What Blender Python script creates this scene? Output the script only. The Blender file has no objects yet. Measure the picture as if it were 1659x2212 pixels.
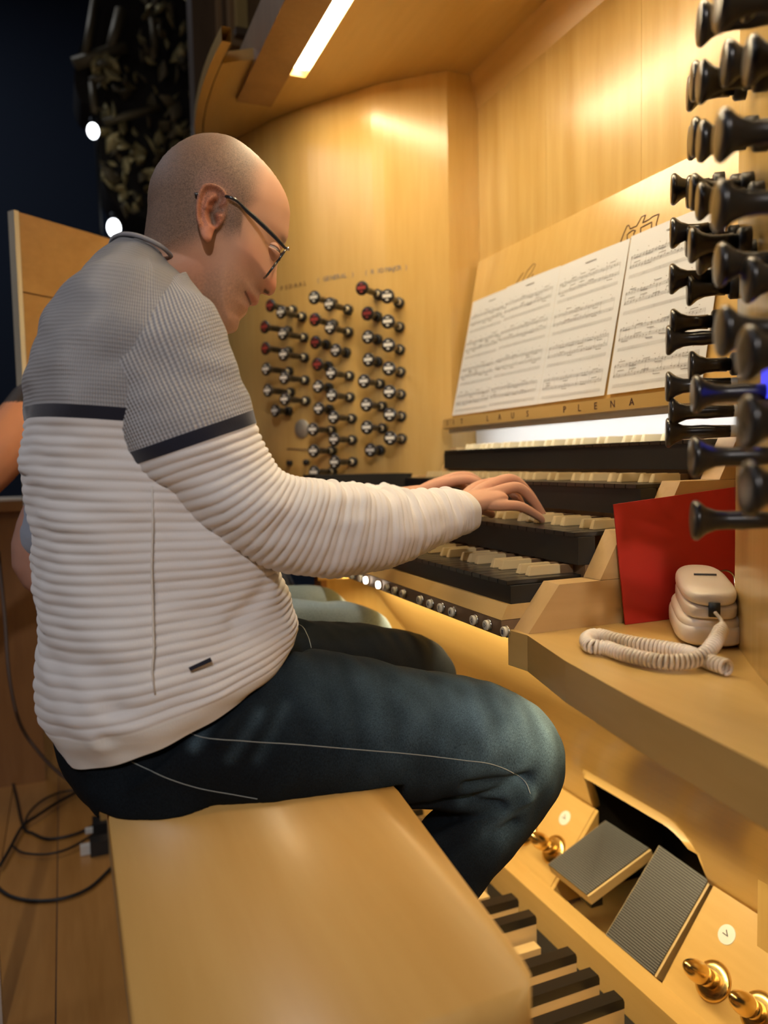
import bpy, bmesh, math, random
import numpy as np
from math import *
from mathutils import Vector, Matrix, noise
random.seed(7)
SC = bpy.context.scene; COL = SC.collection
H0 = 1.06            # height of the lens above the floor; everything below is built around the lens and lifted by H0 at the end

# ------------------------------------------------------------------ camera
FPX, CX, CY = 1660.0, 829.5, 1106.0
def _rot():
    y = np.array([(135-CX)/FPX, (1010-CY)/FPX, 1.]); y /= np.linalg.norm(y)
    r = radians(1.2); a = sin(r)*y[0]+cos(r)*y[1]; t = -a/y[2]; cp = 1/sqrt(1+t*t); sp = t*cp
    d = np.array([sin(r)*cp, cos(r)*cp, sp]); x = np.cross(d, y)
    return np.array([x, y, -d])
RC = _rot()
cam = bpy.data.cameras.new('camera'); camo = bpy.data.objects.new('camera', cam); COL.objects.link(camo)
cam.sensor_fit = 'VERTICAL'; cam.sensor_height = 24; cam.lens = 24*FPX/2212; cam.clip_start = .02
M = Matrix([[RC[i][0], -RC[i][1], -RC[i][2], 0] for i in range(3)]+[[0, 0, 0, 1]])
camo.matrix_world = M
cam.dof.use_dof = True; cam.dof.focus_distance = 1.03; cam.dof.aperture_fstop = 2.1
SC.camera = camo
# ------------------------------------------------------------------ world, light, exposure
SC.view_settings.view_transform = 'Standard'; SC.view_settings.look = 'None'
SC.view_settings.gamma = 1; SC.view_settings.use_curve_mapping = False
SC.view_settings.exposure = 0.0
w = bpy.data.worlds.new('world'); SC.world = w; w.use_nodes = True
w.node_tree.nodes['Background'].inputs[0].default_value = (.30, .33, .42, 1)
w.node_tree.nodes['Background'].inputs[1].default_value = .035
def area(name, loc, rot, sx, sy, power, col, spread=180):
    l = bpy.data.lights.new(name, 'AREA'); l.shape = 'RECTANGLE'; l.size = sx; l.size_y = sy; l.energy = power; l.color = col
    l.spread = radians(spread)
    o = bpy.data.objects.new(name, l); COL.objects.link(o); o.location = loc; o.rotation_euler = rot; return o
def spot(name, loc, tgt, power, col, ang, blend, rad):
    l = bpy.data.lights.new(name, 'SPOT'); l.energy = power; l.color = col; l.spot_size = radians(ang); l.spot_blend = blend; l.shadow_soft_size = rad
    o = bpy.data.objects.new(name, l); COL.objects.link(o); o.location = loc
    o.rotation_euler = (Vector(tgt)-Vector(loc)).to_track_quat('-Z', 'Y').to_euler(); return o
WARM = (1.0, .83, .54); WARM2 = (1.0, .78, .44)
area('canopy_light', (.580, .80, .962), (0, 0, 0), .035, 2.1, 15, WARM)
area('kneespace_light', (.602, 1.28, -.2345), (0, radians(-28), 0), .03, .82, 4.6, WARM2, 125)
area('shelf_light', (.62, .50, -.275), (0, radians(-8), 0), .03, .75, 2.6, WARM2)
area('key_light', (.890, 1.25, .0655), (0, radians(-50), 0), .010, .85, .50, (.95, .96, 1.0))
spot('room_light', (-.45, -1.35, 1.15), (.22, .92, -.10), 84, (1.0, .94, .93), 31, .35, .05)
area('room_fill', (-.75, -1.1, 1.25), Vector((.95, 2.0, -1.35)).to_track_quat('-Z', 'Y').to_euler(), .25, .25, 4.5, (1.0, .90, .82))
area('hall_light', (-1.8, 1.6, 1.9), Vector((1.9, -.4, -2.0)).to_track_quat('-Z', 'Y').to_euler(), .8, .8, 8, (.86, .88, 1.0))
spot('floor_fill', (-.9, 3.2, 1.6), (-.05, 2.35, -1.06), 22, (1.0, .76, .46), 30, .9, .15)  # added warm fill that brightens the floor, not an actual lamp
area('hall_fill', (-2.5, 6.0, 5.0), (0, 0, 0), 2, 2, 38, (.78, .86, 1.0))  # added bluish fill to lift the dark hall, no such lamp there
#area('pedal_light', (.45, .35, -.26), Vector((.5, .6, -.65)).to_track_quat('-Z', 'Y').to_euler(), .3, .05, 1.2, WARM2)

# ------------------------------------------------------------------ maths helpers
def ray(u, v): return RC @ np.array([(u-CX)/FPX, (v-CY)/FPX, 1.])
def onX(u, v, X): r = ray(u, v); return r*X/r[0]
def onY(u, v, Y): r = ray(u, v); return r*Y/r[1]
def onZ(u, v, Z): r = ray(u, v); return r*Z/r[2]
def proj(p): c = RC.T @ np.array(p, float); return CX+FPX*c[0]/c[2], CY+FPX*c[1]/c[2], c[2]
def crom(P, n):                       # Catmull-Rom through P, n samples
    P = np.array(P, float); k = len(P); out = []
    for t in np.linspace(0, k-1, n):
        i = min(int(t), k-2); f = t-i
        p0, p1, p2, p3 = P[max(i-1, 0)], P[i], P[i+1], P[min(i+2, k-1)]
        out.append(.5*((2*p1)+(p2-p0)*f+(2*p0-5*p1+4*p2-p3)*f*f+(3*p1-p0-3*p2+p3)*f**3))
    return np.array(out)
# ------------------------------------------------------------------ object helpers
WP = {}
def tag(o, label=None, cat=None, group=None, kind=None):
    if label: o['label'] = label
    if cat: o['category'] = cat
    if group: o['group'] = group
    if kind: o['kind'] = kind
    return o
def empty(name, loc, label=None, cat=None, group=None, parent=None):
    o = bpy.data.objects.new(name, None); COL.objects.link(o); o.empty_display_size = .02
    if parent: o.parent = parent; pw = WP[parent.name]
    else: pw = Vector((0, 0, 0))
    o.location = Vector(loc)-pw; WP[o.name] = Vector(loc); tag(o, label, cat, group); return o
def link(name, me, loc, parent=None):
    o = bpy.data.objects.new(name, me); COL.objects.link(o)
    if parent is not None: o.parent = parent; o.location = Vector(loc)-WP[parent.name]
    else: o.location = loc
    WP[o.name] = Vector(loc); return o
def mesh(name, V, Fc, mat, parent=None, smooth=False, mi=None, org=None):
    V = np.array(V, float).reshape(-1, 3)
    if org is None: org = Vector((float(V[:, 0].mean()), float(V[:, 1].mean()), float(V[:, 2].min())))
    me = bpy.data.meshes.new(name); me.from_pydata((V-np.array(org)).tolist(), [], Fc)
    for m in (mat if isinstance(mat, (list, tuple)) else [mat]): me.materials.append(m)
    if mi is not None: me.polygons.foreach_set('material_index', mi)
    if smooth: me.polygons.foreach_set('use_smooth', [True]*len(me.polygons))
    me.update(); return link(name, me, org, parent)
def bmobj(name, bm, mat, parent=None, smooth=False, bevel=0, seg=2, angle=30):
    if bevel:
        es = [e for e in bm.edges if e.is_manifold and e.calc_face_angle(0) > radians(angle)]
        bmesh.ops.bevel(bm, geom=es, offset=bevel, segments=seg, profile=.5, affect='EDGES', clamp_overlap=True)
    bmesh.ops.recalc_face_normals(bm, faces=bm.faces[:])
    zs = [v.co for v in bm.verts]; org = sum(zs, Vector())/len(zs); org.z = min(c.z for c in zs)
    bmesh.ops.translate(bm, verts=bm.verts[:], vec=-org)
    me = bpy.data.meshes.new(name); bm.to_mesh(me); bm.free()
    for m in (mat if isinstance(mat, (list, tuple)) else [mat]): me.materials.append(m)
    if smooth or bevel:
        for p in me.polygons: p.use_smooth = bool(smooth)
    return link(name, me, org, parent)
def bm_prism(pts, vec, bm=None):      # polygon pts (3d) extruded by vec
    bm = bm or bmesh.new(); a = [bm.verts.new(Vector(p)) for p in pts]; b = [bm.verts.new(Vector(p)+Vector(vec)) for p in pts]
    bm.faces.new(a); bm.faces.new(b[::-1])
    for i in range(len(a)): j = (i+1) % len(a); bm.faces.new([a[i], b[i], b[j], a[j]])
    return bm
def bm_box(x0, x1, y0, y1, z0, z1, bm=None):
    return bm_prism([(x0, y0, z0), (x1, y0, z0), (x1, y1, z0), (x0, y1, z0)], (0, 0, z1-z0), bm)
def box(name, x0, x1, y0, y1, z0, z1, mat, parent=None, bevel=0, seg=2): return bmobj(name, bm_box(x0, x1, y0, y1, z0, z1), mat, parent, bevel=bevel, seg=seg)
def prism(name, pts, vec, mat, parent=None, bevel=0, seg=2, smooth=False): return bmobj(name, bm_prism(pts, vec), mat, parent, bevel=bevel, seg=seg, smooth=smooth)
def tubemesh(P, R, n=10, cap=True):
    P = np.array(P, float); m = len(P); R = np.full(m, R) if np.isscalar(R) else np.array(R, float)
    T = np.gradient(P, axis=0); T /= np.linalg.norm(T, axis=1)[:, None]+1e-12
    u = np.cross(T[0], [0, 0, 1.]);
    if np.linalg.norm(u) < .1: u = np.cross(T[0], [0, 1., 0])
    u /= np.linalg.norm(u); V = []; Fc = []
    for i in range(m):
        u = u-T[i]*np.dot(u, T[i]); u /= np.linalg.norm(u); b = np.cross(T[i], u)
        for k in range(n): a = 2*pi*k/n; V.append(P[i]+R[i]*(cos(a)*u+sin(a)*b))
    for i in range(m-1):
        for k in range(n): j = (k+1) % n; Fc.append([i*n+k, i*n+j, (i+1)*n+j, (i+1)*n+k])
    if cap: Fc.append(list(range(n))[::-1]); Fc.append([(m-1)*n+k for k in range(n)])
    return V, Fc
def tube(name, P, R, mat, parent=None, n=10): V, Fc = tubemesh(P, R, n); return mesh(name, V, Fc, mat, parent, smooth=True)
def lathemesh(prof, n=24):            # prof [(x along axis, r)], axis +X
    V = []; Fc = []; m = len(prof)
    for (x, r) in prof:
        for k in range(n): a = 2*pi*k/n; V.append((x, max(r, 1e-5)*cos(a), max(r, 1e-5)*sin(a)))
    for i in range(m-1):
        for k in range(n): j = (k+1) % n; Fc.append([i*n+k, (i+1)*n+k, (i+1)*n+j, i*n+j])
    Fc.append(list(range(n))); Fc.append([(m-1)*n+k for k in range(n)][::-1])
    return V, Fc
def lathe_data(name, prof, mat, n=24):
    V, Fc = lathemesh(prof, n); me = bpy.data.meshes.new(name); me.from_pydata(V, [], Fc); me.materials.append(mat)
    me.polygons.foreach_set('use_smooth', [True]*len(me.polygons)); me.update(); return me
def axis_lathe(name, prof, at, d, mat, parent=None, n=24):
    V, Fc = lathemesh(prof, n); q = Vector((1, 0, 0)).rotation_difference(Vector(d).normalized())
    V = [q @ Vector(v)+Vector(at) for v in V]; o = mesh(name, [tuple(v) for v in V], Fc, mat, parent, smooth=True); return o
def put(name, me, loc, rot, parent):
    o = bpy.data.objects.new(name, me); COL.objects.link(o); o.parent = parent
    o.location = Vector(loc)-WP[parent.name] if parent is not None else loc; o.rotation_euler = rot; WP[o.name] = Vector(loc); return o
def text_mesh(s, size):
    c = bpy.data.curves.new('t', 'FONT'); c.body = s; c.size = size; c.align_x = 'CENTER'; c.align_y = 'CENTER'; c.resolution_u = 2; c.extrude = .0003
    o = bpy.data.objects.new('t', c); COL.objects.link(o); dg = bpy.context.evaluated_depsgraph_get()
    me = bpy.data.meshes.new_from_object(o.evaluated_get(dg)); bpy.data.objects.remove(o); return me
def text_obj(name, s, size, loc, xdir, zdir, mat, parent):     # xdir reading direction, zdir up
    me = text_mesh(s, size); x = Vector(xdir).normalized(); y = Vector(zdir).normalized(); z = x.cross(y)
    me.transform(Matrix((x, y, z)).transposed().to_4x4()); me.materials.clear(); me.materials.append(mat)
    return link(name, me, Vector(loc), parent)
# ------------------------------------------------------------------ materials
def mat(name, col=(.5, .5, .5), rough=.5, metal=0, coat=0, sheen=0, emit=None, estr=0, sss=0, spec=.5):
    m = bpy.data.materials.new(name); m.use_nodes = True; b = m.node_tree.nodes['Principled BSDF']
    b.inputs['Base Color'].default_value = (*col, 1); b.inputs['Roughness'].default_value = rough; b.inputs['Metallic'].default_value = metal
    b.inputs['Coat Weight'].default_value = coat; b.inputs['Coat Roughness'].default_value = .25; b.inputs['Sheen Weight'].default_value = sheen
    b.inputs['Specular IOR Level'].default_value = spec
    if emit: b.inputs['Emission Color'].default_value = (*emit, 1); b.inputs['Emission Strength'].default_value = estr
    if sss:
        b.inputs['Subsurface Weight'].default_value = sss; b.inputs['Subsurface Radius'].default_value = (1, .35, .2); b.inputs['Subsurface Scale'].default_value = .006
    return m
def nd(m, t, **k):
    n = m.node_tree.nodes.new(t)
    for a, v in k.items(): setattr(n, a, v)
    return n
def lk(m, a, b): m.node_tree.links.new(a, b)
def wood(name, c1, c2, rough=.35, axis='Z', scale=9, coat=.15, bump=.02):
    m = mat(name, c1, rough, coat=coat); b = m.node_tree.nodes['Principled BSDF']
    tc = nd(m, 'ShaderNodeTexCoord'); mp = nd(m, 'ShaderNodeMapping'); lk(m, tc.outputs['Object'], mp.inputs['Vector'])
    s = [scale]*3; s['XYZ'.index(axis)] = scale*.10; mp.inputs['Scale'].default_value = s
    n1 = nd(m, 'ShaderNodeTexNoise'); n1.inputs['Scale'].default_value = 1.0; n1.inputs['Detail'].default_value = 5; n1.inputs['Distortion'].default_value = .8
    lk(m, mp.outputs[0], n1.inputs['Vector'])
    n2 = nd(m, 'ShaderNodeTexNoise'); n2.inputs['Scale'].default_value = 9; n2.inputs['Detail'].default_value = 4; lk(m, mp.outputs[0], n2.inputs['Vector'])
    ad = nd(m, 'ShaderNodeMath', operation='MULTIPLY_ADD'); lk(m, n2.outputs[0], ad.inputs[0]); ad.inputs[1].default_value = .45; lk(m, n1.outputs[0], ad.inputs[2])
    r = nd(m, 'ShaderNodeValToRGB'); r.color_ramp.elements[0].position = .48; r.color_ramp.elements[1].position = .95
    r.color_ramp.elements[0].color = (*c2, 1); r.color_ramp.elements[1].color = (*c1, 1)
    lk(m, ad.outputs[0], r.inputs[0]); lk(m, r.outputs[0], b.inputs['Base Color'])
    bp = nd(m, 'ShaderNodeBump'); bp.inputs['Strength'].default_value = bump; bp.inputs['Distance'].default_value = .002
    lk(m, n2.outputs[0], bp.inputs['Height']); lk(m, bp.outputs[0], b.inputs['Normal'])
    return m
MAPLE = wood('maple_veneer', (.66, .445, .160), (.57, .365, .112), .24, coat=.3)
MAPLE_Y = wood('maple_along', (.65, .43, .150), (.56, .355, .108), .28, axis='Y')
MAPLE_X = wood('maple_key', (.62, .41, .18), (.52, .33, .13), .40, axis='X')
SCREENW = wood('screen_wood', (.48, .27, .085), (.38, .20, .055), .4, axis='X')
PEDALW = wood('pedal_maple', (.68, .50, .24), (.57, .40, .17), .45, axis='X', scale=14)
BENCHW = wood('bench_maple', (.63, .385, .125), (.55, .31, .085), .36, axis='Y', scale=6, coat=.12)
FLOORW = wood('floor_oak', (.60, .30, .08), (.46, .21, .045), .35, axis='Y', scale=8)
DARKW = wood('case_oak', (.16, .10, .05), (.11, .065, .03), .5)
MIDW = wood('case_pine', (.42, .25, .11), (.33, .19, .08), .5)
BROWN = wood('brown_panel', (.34, .155, .045), (.26, .11, .03), .45)
KEYFILL = wood('walnut_strip', (.20, .12, .06), (.15, .085, .04), .5, axis='Y')
BLACK = mat('ebony', (.012, .011, .010), .30, coat=.3)
BLACKM = mat('black_slip', (.008, .008, .008), .5)
KNOB = mat('knob_ebony', (.018, .015, .012), .28, coat=.2)
IVORY = mat('ivory', (.72, .66, .50), .38)
BONE = mat('boxwood_key', (.62, .48, .25), .30, coat=.3)
WHITE = mat('white_plate', (.78, .78, .74), .4)
REDP = mat('red_plate', (.36, .05, .04), .45)
PAPER = mat('paper', (.66, .69, .73), .8)
INK = mat('ink', (.10, .10, .11), .8)
INK2 = mat('engraved', (.07, .025, .02), .7)
GREYINK = mat('grey_lettering', (.20, .20, .22), .7)
BRASS = mat('brass', (.72, .50, .19), .24, metal=1)
STEEL = mat('nickel', (.62, .60, .56), .22, metal=1)
RED = mat('red_cover', (.50, .022, .012), .55)
PHONE = mat('phone_plastic', (.80, .70, .58), .33, coat=.1, sss=.05)
BLACKP = mat('black_plastic', (.015, .015, .016), .45)
RUBBER = mat('ribbed_rubber', (.020, .020, .021), .45)
LED = mat('led_strip', (1, .9, .7), .5, emit=(1.0, .80, .48), estr=22)
LEDW = mat('led_white', (1, 1, 1), .5, emit=(.95, .97, 1.0), estr=6)
LIT = mat('lit_button', (1, .9, .8), .4, emit=(1.0, .80, .62), estr=9)
BLUE = mat('blue_screen', (.02, .02, .2), .4, emit=(.05, .06, 1.0), estr=1.1)
LAMP = mat('far_lamp', (1, 1, 1), .4, emit=(.92, .96, 1.0), estr=7)
GILT = mat('gilt_carving', (.62, .48, .20), .42, metal=.4)
GILT2 = mat('dull_gilt', (.24, .18, .09), .5, metal=.3)
NAVY = mat('navy_cloth', (.012, .014, .025), .9, sheen=.3)
DARKWALL = mat('dark_wall', (.05, .065, .10), .9)

# ================================================================== SETTING
fl = empty('floor', (.2, 1.2, -1.06)); fl['kind'] = 'structure'
x = -1.6; i = 0
while x < 1.5:
    bd = box('floor_board', x+.0012, x+.1388, -.8, 5.0, -1.085, -1.06-.0006*(i % 3), FLOORW, fl); x += .14; i += 1
tag(box('wall_back', -4.0, 1.6, 9.0, 9.05, -1.06, 9, DARKWALL), kind='structure')
tag(box('wall_left', -4.05, -4.0, 5.0, 9.0, -1.06, 9, DARKWALL), kind='structure')
tag(box('wall_right', 1.6, 1.65, 3.0, 9.0, -1.06, 9, DARKWALL), kind='structure')

# ================================================================== CONSOLE (case)
console = empty('organ_console', (1.0, 1.2, -1.06), 'honey maple organ console with curved stop jambs, canopy and music desk', 'organ')
# back wall with veneer leaves
VENEER = wood('figured_veneer', (.70, .49, .19), (.53, .34, .10), .26, scale=5, coat=.3)
for k, (y0, y1) in enumerate(((.60, .86), (.86, 1.15), (1.15, 1.45), (1.45, 1.745))):
    box('back_panel', 1.004, 1.03, y0+.0004, y1-.0004, -.30, .90, VENEER, console)
prism('cornice', [(1.005, 1.76, .873), (.981, 1.76, .960), (1.06, 1.76, .975), (1.06, 1.76, .873)], (0, -2.1, 0), MAPLE_Y, console)
box('shadow_gap', 1.0045, 1.02, -.3, 1.745, .869, .875, DARKW, console)
# jambs: curved plan extruded
def wallplan(name, pts, z0, z1, th, m, n=28, parent=console):
    P = crom(pts, n); T = np.gradient(P, axis=0); T /= np.linalg.norm(T, axis=1)[:, None]; N = np.stack([T[:, 1], -T[:, 0]], 1)*th
    V = []; Fc = []
    for a, b in zip(P, P+N):
        V += [(a[0], a[1], z0), (a[0], a[1], z1), (b[0], b[1], z1), (b[0], b[1], z0)]
    for i in range(n-1):
        for k in range(4): j = (k+1) % 4; Fc.append([i*4+k, i*4+j, (i+1)*4+j, (i+1)*4+k])
    Fc += [[0, 1, 2, 3], [4*n-1, 4*n-2, 4*n-3, 4*n-4]]
    o = mesh(name, V, Fc, m, parent); return o
LJ = [(.918, 1.745), (.796, 1.854), (.72, 1.952), (.639, 2.061), (.586, 2.154), (.534, 2.27), (.485, 2.43), (.46, 2.62)]
RJ = [(.735, .680), (.684, .617), (.622, .535), (.550, .430), (.482, .320), (.425, .210), (.38, .10), (.345, -.02)]
wallplan('left_jamb', LJ, -.10, .957, .03, MAPLE).rotation_euler = (0, 0, 0)
wallplan('right_jamb', RJ, -.225, .957, -.03, MAPLE)
box('jamb_return', .918, 1.03, 1.745, 1.775, -.30, .957, MAPLE, console)
box('jamb_return', .735, 1.03, .655, .680, -.225, .957, MAPLE, console)
# canopy soffit
def flat(name, pts, z0, z1, m, parent=console, bevel=0): return prism(name, [(a, b, z0) for a, b in pts], (0, 0, z1-z0), m, parent, bevel=bevel)
flat('soffit', [(.602, -.35), (1.03, -.35), (1.03, 1.80), (.97, 1.82), (.90, 1.90), (.602, 1.90)], .958, .985, MAPLE_Y)
flat('soffit', [(.558, 1.90), (.90, 1.90), (.80, 2.06), (.558, 2.06)], .958, .985, MAPLE_Y)
arc = [tuple(onZ(*p, .955)[:2]) for p in ((474, 141), (455, 190), (442, 240), (437, 280), (440, 330))]
flat('soffit', arc+[(.50, 2.62), (.62, 2.40), (.80, 2.06), (.558, 2.06), (.463, 2.06), (.463, 1.86)], .9582, .985, MAPLE_Y)
box('light_slot', .556, .604, -.35, 1.90, .985, 1.0, MAPLE_Y, console)
box('led_strip', .560, .598, -.30, 1.885, .968, .984, LED, console)
box('beam', .463, .556, -.35, 2.06, .946, 1.05, MIDW, console, bevel=.002)
A3 = crom([tuple(onZ(*p, .955)) for p in ((500, 90), (474, 141), (455, 190), (442, 240), (437, 280), (440, 330), (452, 380))], 22)
V = []; Fc = []
for i, p in enumerate(A3):
    for dx, z in ((0, .953), (-.022, .953), (-.022, .985), (0, .985)): V.append((p[0]+dx, p[1], z))
for i in range(len(A3)-1):
    for k in range(4): j = (k+1) % 4; Fc.append([i*4+k, i*4+j, i*4+4+j, i*4+4+k])
mesh('fascia', V, Fc, MAPLE_Y, console)
tube('groove', [(p[0]+.002, p[1], .9525) for p in A3], .0012, DARKW, console, n=6)
# desk
def desk_pt(u, v, off=0):
    r = ray(u, v); k = (.989-.908)/(.494-.107); x0 = .908-off
    t = (x0-k*.107)/(r[0]-k*r[2]); return r*t
DN = Vector((-(.494-.107), 0, (.989-.908))).normalized()
prism('desk_board', [(.908, 1.722, .098), (.989, 1.722, .495), (1.001, 1.722, .495), (.922, 1.722, .098)], (0, -1.02, 0), MAPLE, console)
# ledge with convex front
yy = np.concatenate([1.745-.16*np.linspace(0, 1, 30)**2, np.linspace(1.58, .70, 10)]); LX = []
for y in yy:
    e = min(1, (1.745-y)/.16); LX.append((.852+.070*(1-sqrt(max(0, 1-(1-e)**2.4))), y))
bm = bm_prism([(a, b, .0755) for a, b in LX]+[(.925, .70, .0755), (.925, 1.745, .0755)], (0, 0, .0215)); bmobj('desk_ledge', bm, MAPLE_Y, console)
for ch, u, v in (('S', 963, 913), ('I', 979, 911), ('T', 997, 909), ('L', 1053, 902), ('A', 1079, 898), ('U', 1107, 893), ('S', 1139, 889), ('P', 1219, 880), ('L', 1251, 876), ('E', 1286, 873), ('N', 1323, 871), ('A', 1364, 868)):
    p = onX(u, v, .8515); X = .852+.070*(1-sqrt(max(0, 1-(1-min(1, (1.745-p[1])/.16))**2.4)))
    o = text_obj('engraved_letter', ch, .0175, (X-.0002, p[1], .0862), (0, -1, 0), (0, 0, 1), INK2, console)
# carved line drawings on desk
def desk_line(P, rr=.0011):
    Q = [desk_pt(a, b) for a, b in P]; D = []
    for a, b in zip(Q[:-1], Q[1:]): D += [a+(b-a)*t for t in np.linspace(0, 1, 5)[:-1]]
    D.append(Q[-1]); tube('carved_line', D, rr, INK2, console, n=5)
c1 = lambda x, y: (1280+x/4.609, 440+y/4.609); c2 = lambda x, y: (980+x/5.027, 480+y/5.027)
desk_line([c1(*p) for p in ((275, 395), (310, 300), (345, 220), (362, 215), (375, 250), (440, 222), (490, 130), (530, 112), (500, 190), (560, 160), (600, 128), (662, 102), (635, 200), (635, 250))])
desk_line([c1(*p) for p in ((345, 358), (345, 310), (365, 290), (400, 265), (428, 268), (410, 300), (415, 325), (390, 348), (345, 358))])
desk_line([c1(*p) for p in ((478, 298), (480, 240), (590, 182), (585, 250), (478, 298))])
desk_line([c2(*p) for p in ((680, 665), (720, 600), (760, 545))], .0007)
desk_line([c2(*p) for p in ((745, 645), (800, 530), (870, 450), (890, 455), (850, 540), (800, 610))], .0007)
desk_line([c2(*p) for p in ((865, 560), (840, 605))], .0007)
# white-lit board behind the top manual, key_led
box('light_board', .985, 1.003, .70, 1.74, .00, .12, WHITE, console)
box('light_bar', .886, .8885, .80, 1.70, .0650, .0754, WHITE, console)
box('led_strip', .8888, .8905, .82, 1.69, .0690, .0752, LEDW, console)
# lower case: knee board (curved profile), with opening
KP = crom([(.640, -.235), (.700, -.320), (.800, -.450), (.930, -.580), (1.000, -.665), (1.04, -.772)], 26)
def kx(z): return float(np.interp(-z, -KP[:, 1], KP[:, 0]))
def on_knee(u, v):
    r = ray(u, v); lo, hi = .3, 3
    for _ in range(50):
        t = (lo+hi)/2; p = r*t
        if p[0] > kx(p[2]) : hi = t
        else: lo = t
    return r*t
KY0, KY1 = .62, 1.745
OPT = -.668; OY1 = 1.335; OY0 = 1.014
ys = sorted(set(list(np.linspace(KY0, KY1, 90))+[OY0, OY1])); V = []; Fc = []; nz = len(KP)
def open_top(y):       # top edge of the pedal opening at y
    if y > OY1 or y < OY0: return -9
    s = (y-OY0)/(OY1-OY0); r = .22
    if s < r: return -.772+(OPT+.772)*sqrt(max(0, 1-((r-s)/r)**2))
    return OPT-(.012*max(0, (s-.94)/.06)**2)
for y in ys:
    zt = open_top(y)
    for (xx, z) in KP:
        if zt > -5 and z < zt: z = zt; xx = kx(zt)
        V.append((xx, y, z))
for a in range(len(ys)-1):
    for b in range(nz-1): Fc.append([a*nz+b, (a+1)*nz+b, (a+1)*nz+b+1, a*nz+b+1])
ko = mesh('knee_board', V, Fc, MAPLE_Y, console, smooth=False)
sm = ko.modifiers.new('s', 'SOLIDIFY'); sm.thickness = .018; sm.offset = -1
for p in ko.data.polygons: p.use_smooth = True
box('pedal_box', 1.25, 1.27, OY0-.10, OY1+.10, -1.06, -.50, BLACKM, console)
box('pedal_box', 1.055, 1.25, OY1+.022, OY1+.04, -1.06, -.58, BLACKM, console)
box('pedal_box', 1.06, 1.25, OY0-.10, OY0-.08, -1.06, -.58, BLACKM, console)
box('pedal_box', .99, 1.25, OY0-.08, OY1+.02, -.60, -.58, BLACKM, console)
box('pedal_box', .93, 1.25, OY0-.005, OY1+.012, -.99, -.960, MAPLE_Y, console)
# left side of the knee space
prism('side_panel', [(.575, 1.75, -.24), (.70, 1.75, -.24), (1.06, 1.75, -.772), (1.06, 1.75, -1.06), (.575, 1.75, -1.06)], (0, .02, 0), MAPLE, console)
box('side_panel', .56, .575, 1.75, 1.80, -1.06, -.24, BROWN, console)
box('right_post', 1.012, 1.06, .70, .884, -1.06, -.46, MAPLE, console)
axis_lathe('round_button', [(0, .013), (.004, .013), (.007, .008), (.007, 0)], on_knee(820, 1293), (-.85, 0, -.5), IVORY, console)
# toe boards and rail
prism('toe_board', [(.925, 0, -.918), (1.045, 0, -.770), (1.05, 0, -.80), (.935, 0, -.94)], (0, .43, 0), MAPLE_Y, console).location.y += 0
console_children = [o for o in console.children if o.name.startswith('toe_board')]
bpy.data.objects.remove(console_children[0])
TY = on_knee(1284, 1747)[1]
prism('toe_board', [(.922, TY, -.918), (1.040, TY, -.768), (1.047, TY, -.79), (.935, TY, -.94)], (0, 1.745-TY, 0), MAPLE_Y, console)
prism('toe_board', [(.922, .60, -.918), (1.040, .60, -.768), (1.047, .60, -.79), (.935, .60, -.94)], (0, OY0-.60-.012, 0), MAPLE_Y, console)
prism('toe_cheek', [(.922, TY-.002, -.918), (1.040, TY-.002, -.768), (1.04, TY-.002, -.95), (.922, TY-.002, -.95)], (0, -.010, 0), MAPLE, console)
box('pedal_rail', .876, .922, .40, 1.745, -.990, -.917, MAPLE_Y, console, bevel=.004)
NT = Vector((-.150, 0, .118)).normalized()
def on_toe(u, v):
    r = ray(u, v); n = np.array(NT); p0 = np.array((.922, 0, -.918)); return r*np.dot(p0, n)/np.dot(r, n)
prof_t = [(0, .0325), (.003, .0325), (.006, .0295), (.0075, .021), (.020, .0150), (.027, .0150), (.0275, .0125), (.0292, .0125), (.030, .0160), (.040, .0178), (.050, .0172), (.062, .0140), (.072, .0090), (.077, .0045), (.078, 0)]
TW = {(1541, 2120): 'nearest brass toe piston on the right toe board', (1642, 2190): 'brass toe piston at the right frame edge on the toe board', (1197, 1836): 'brass toe piston beside the left swell pedal', (1138, 1797): 'brass toe piston half hidden behind the dark jeans knee'}
for (u, v), lb in TW.items():
    p = Vector(on_toe(u, v)); r = empty('toe_piston', p, lb, 'toe piston', 'brass toe pistons'); d = (NT+Vector((-.15, 0, .12))).normalized()
    axis_lathe('flange', prof_t[:4]+[(.0080, 0)], p, NT, BRASS, r, 32); axis_lathe('plunger', [(.006, .0150)]+prof_t[4:], p, d, BRASS, r, 32)
for (u, v), s, lb in (((1570, 2019), '<', 'white round V disc on the right toe board'), ((1220, 1767), '<', 'white round V disc on the left toe board'), ((1166, 1722), '&', 'white round disc partly behind the dark jeans knee')):
    p = Vector(on_toe(u, v)); r = empty('disc_label', p, lb, 'label', 'white discs on the toe boards')
    axis_lathe('disc', [(0, .0165), (.0006, .0165), (.0007, .0155), (.0007, 0)], p, NT, WHITE, r, 32)
    up = Vector((.118, 0, .150)).normalized(); text_obj('printed_letter', 'V' if s == '<' else '8', .016, p+NT*.0012, Vector((0, -1, 0))*.4+up*.9, Vector((0, 1, 0))*.9+up*.4, INK, r)
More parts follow.
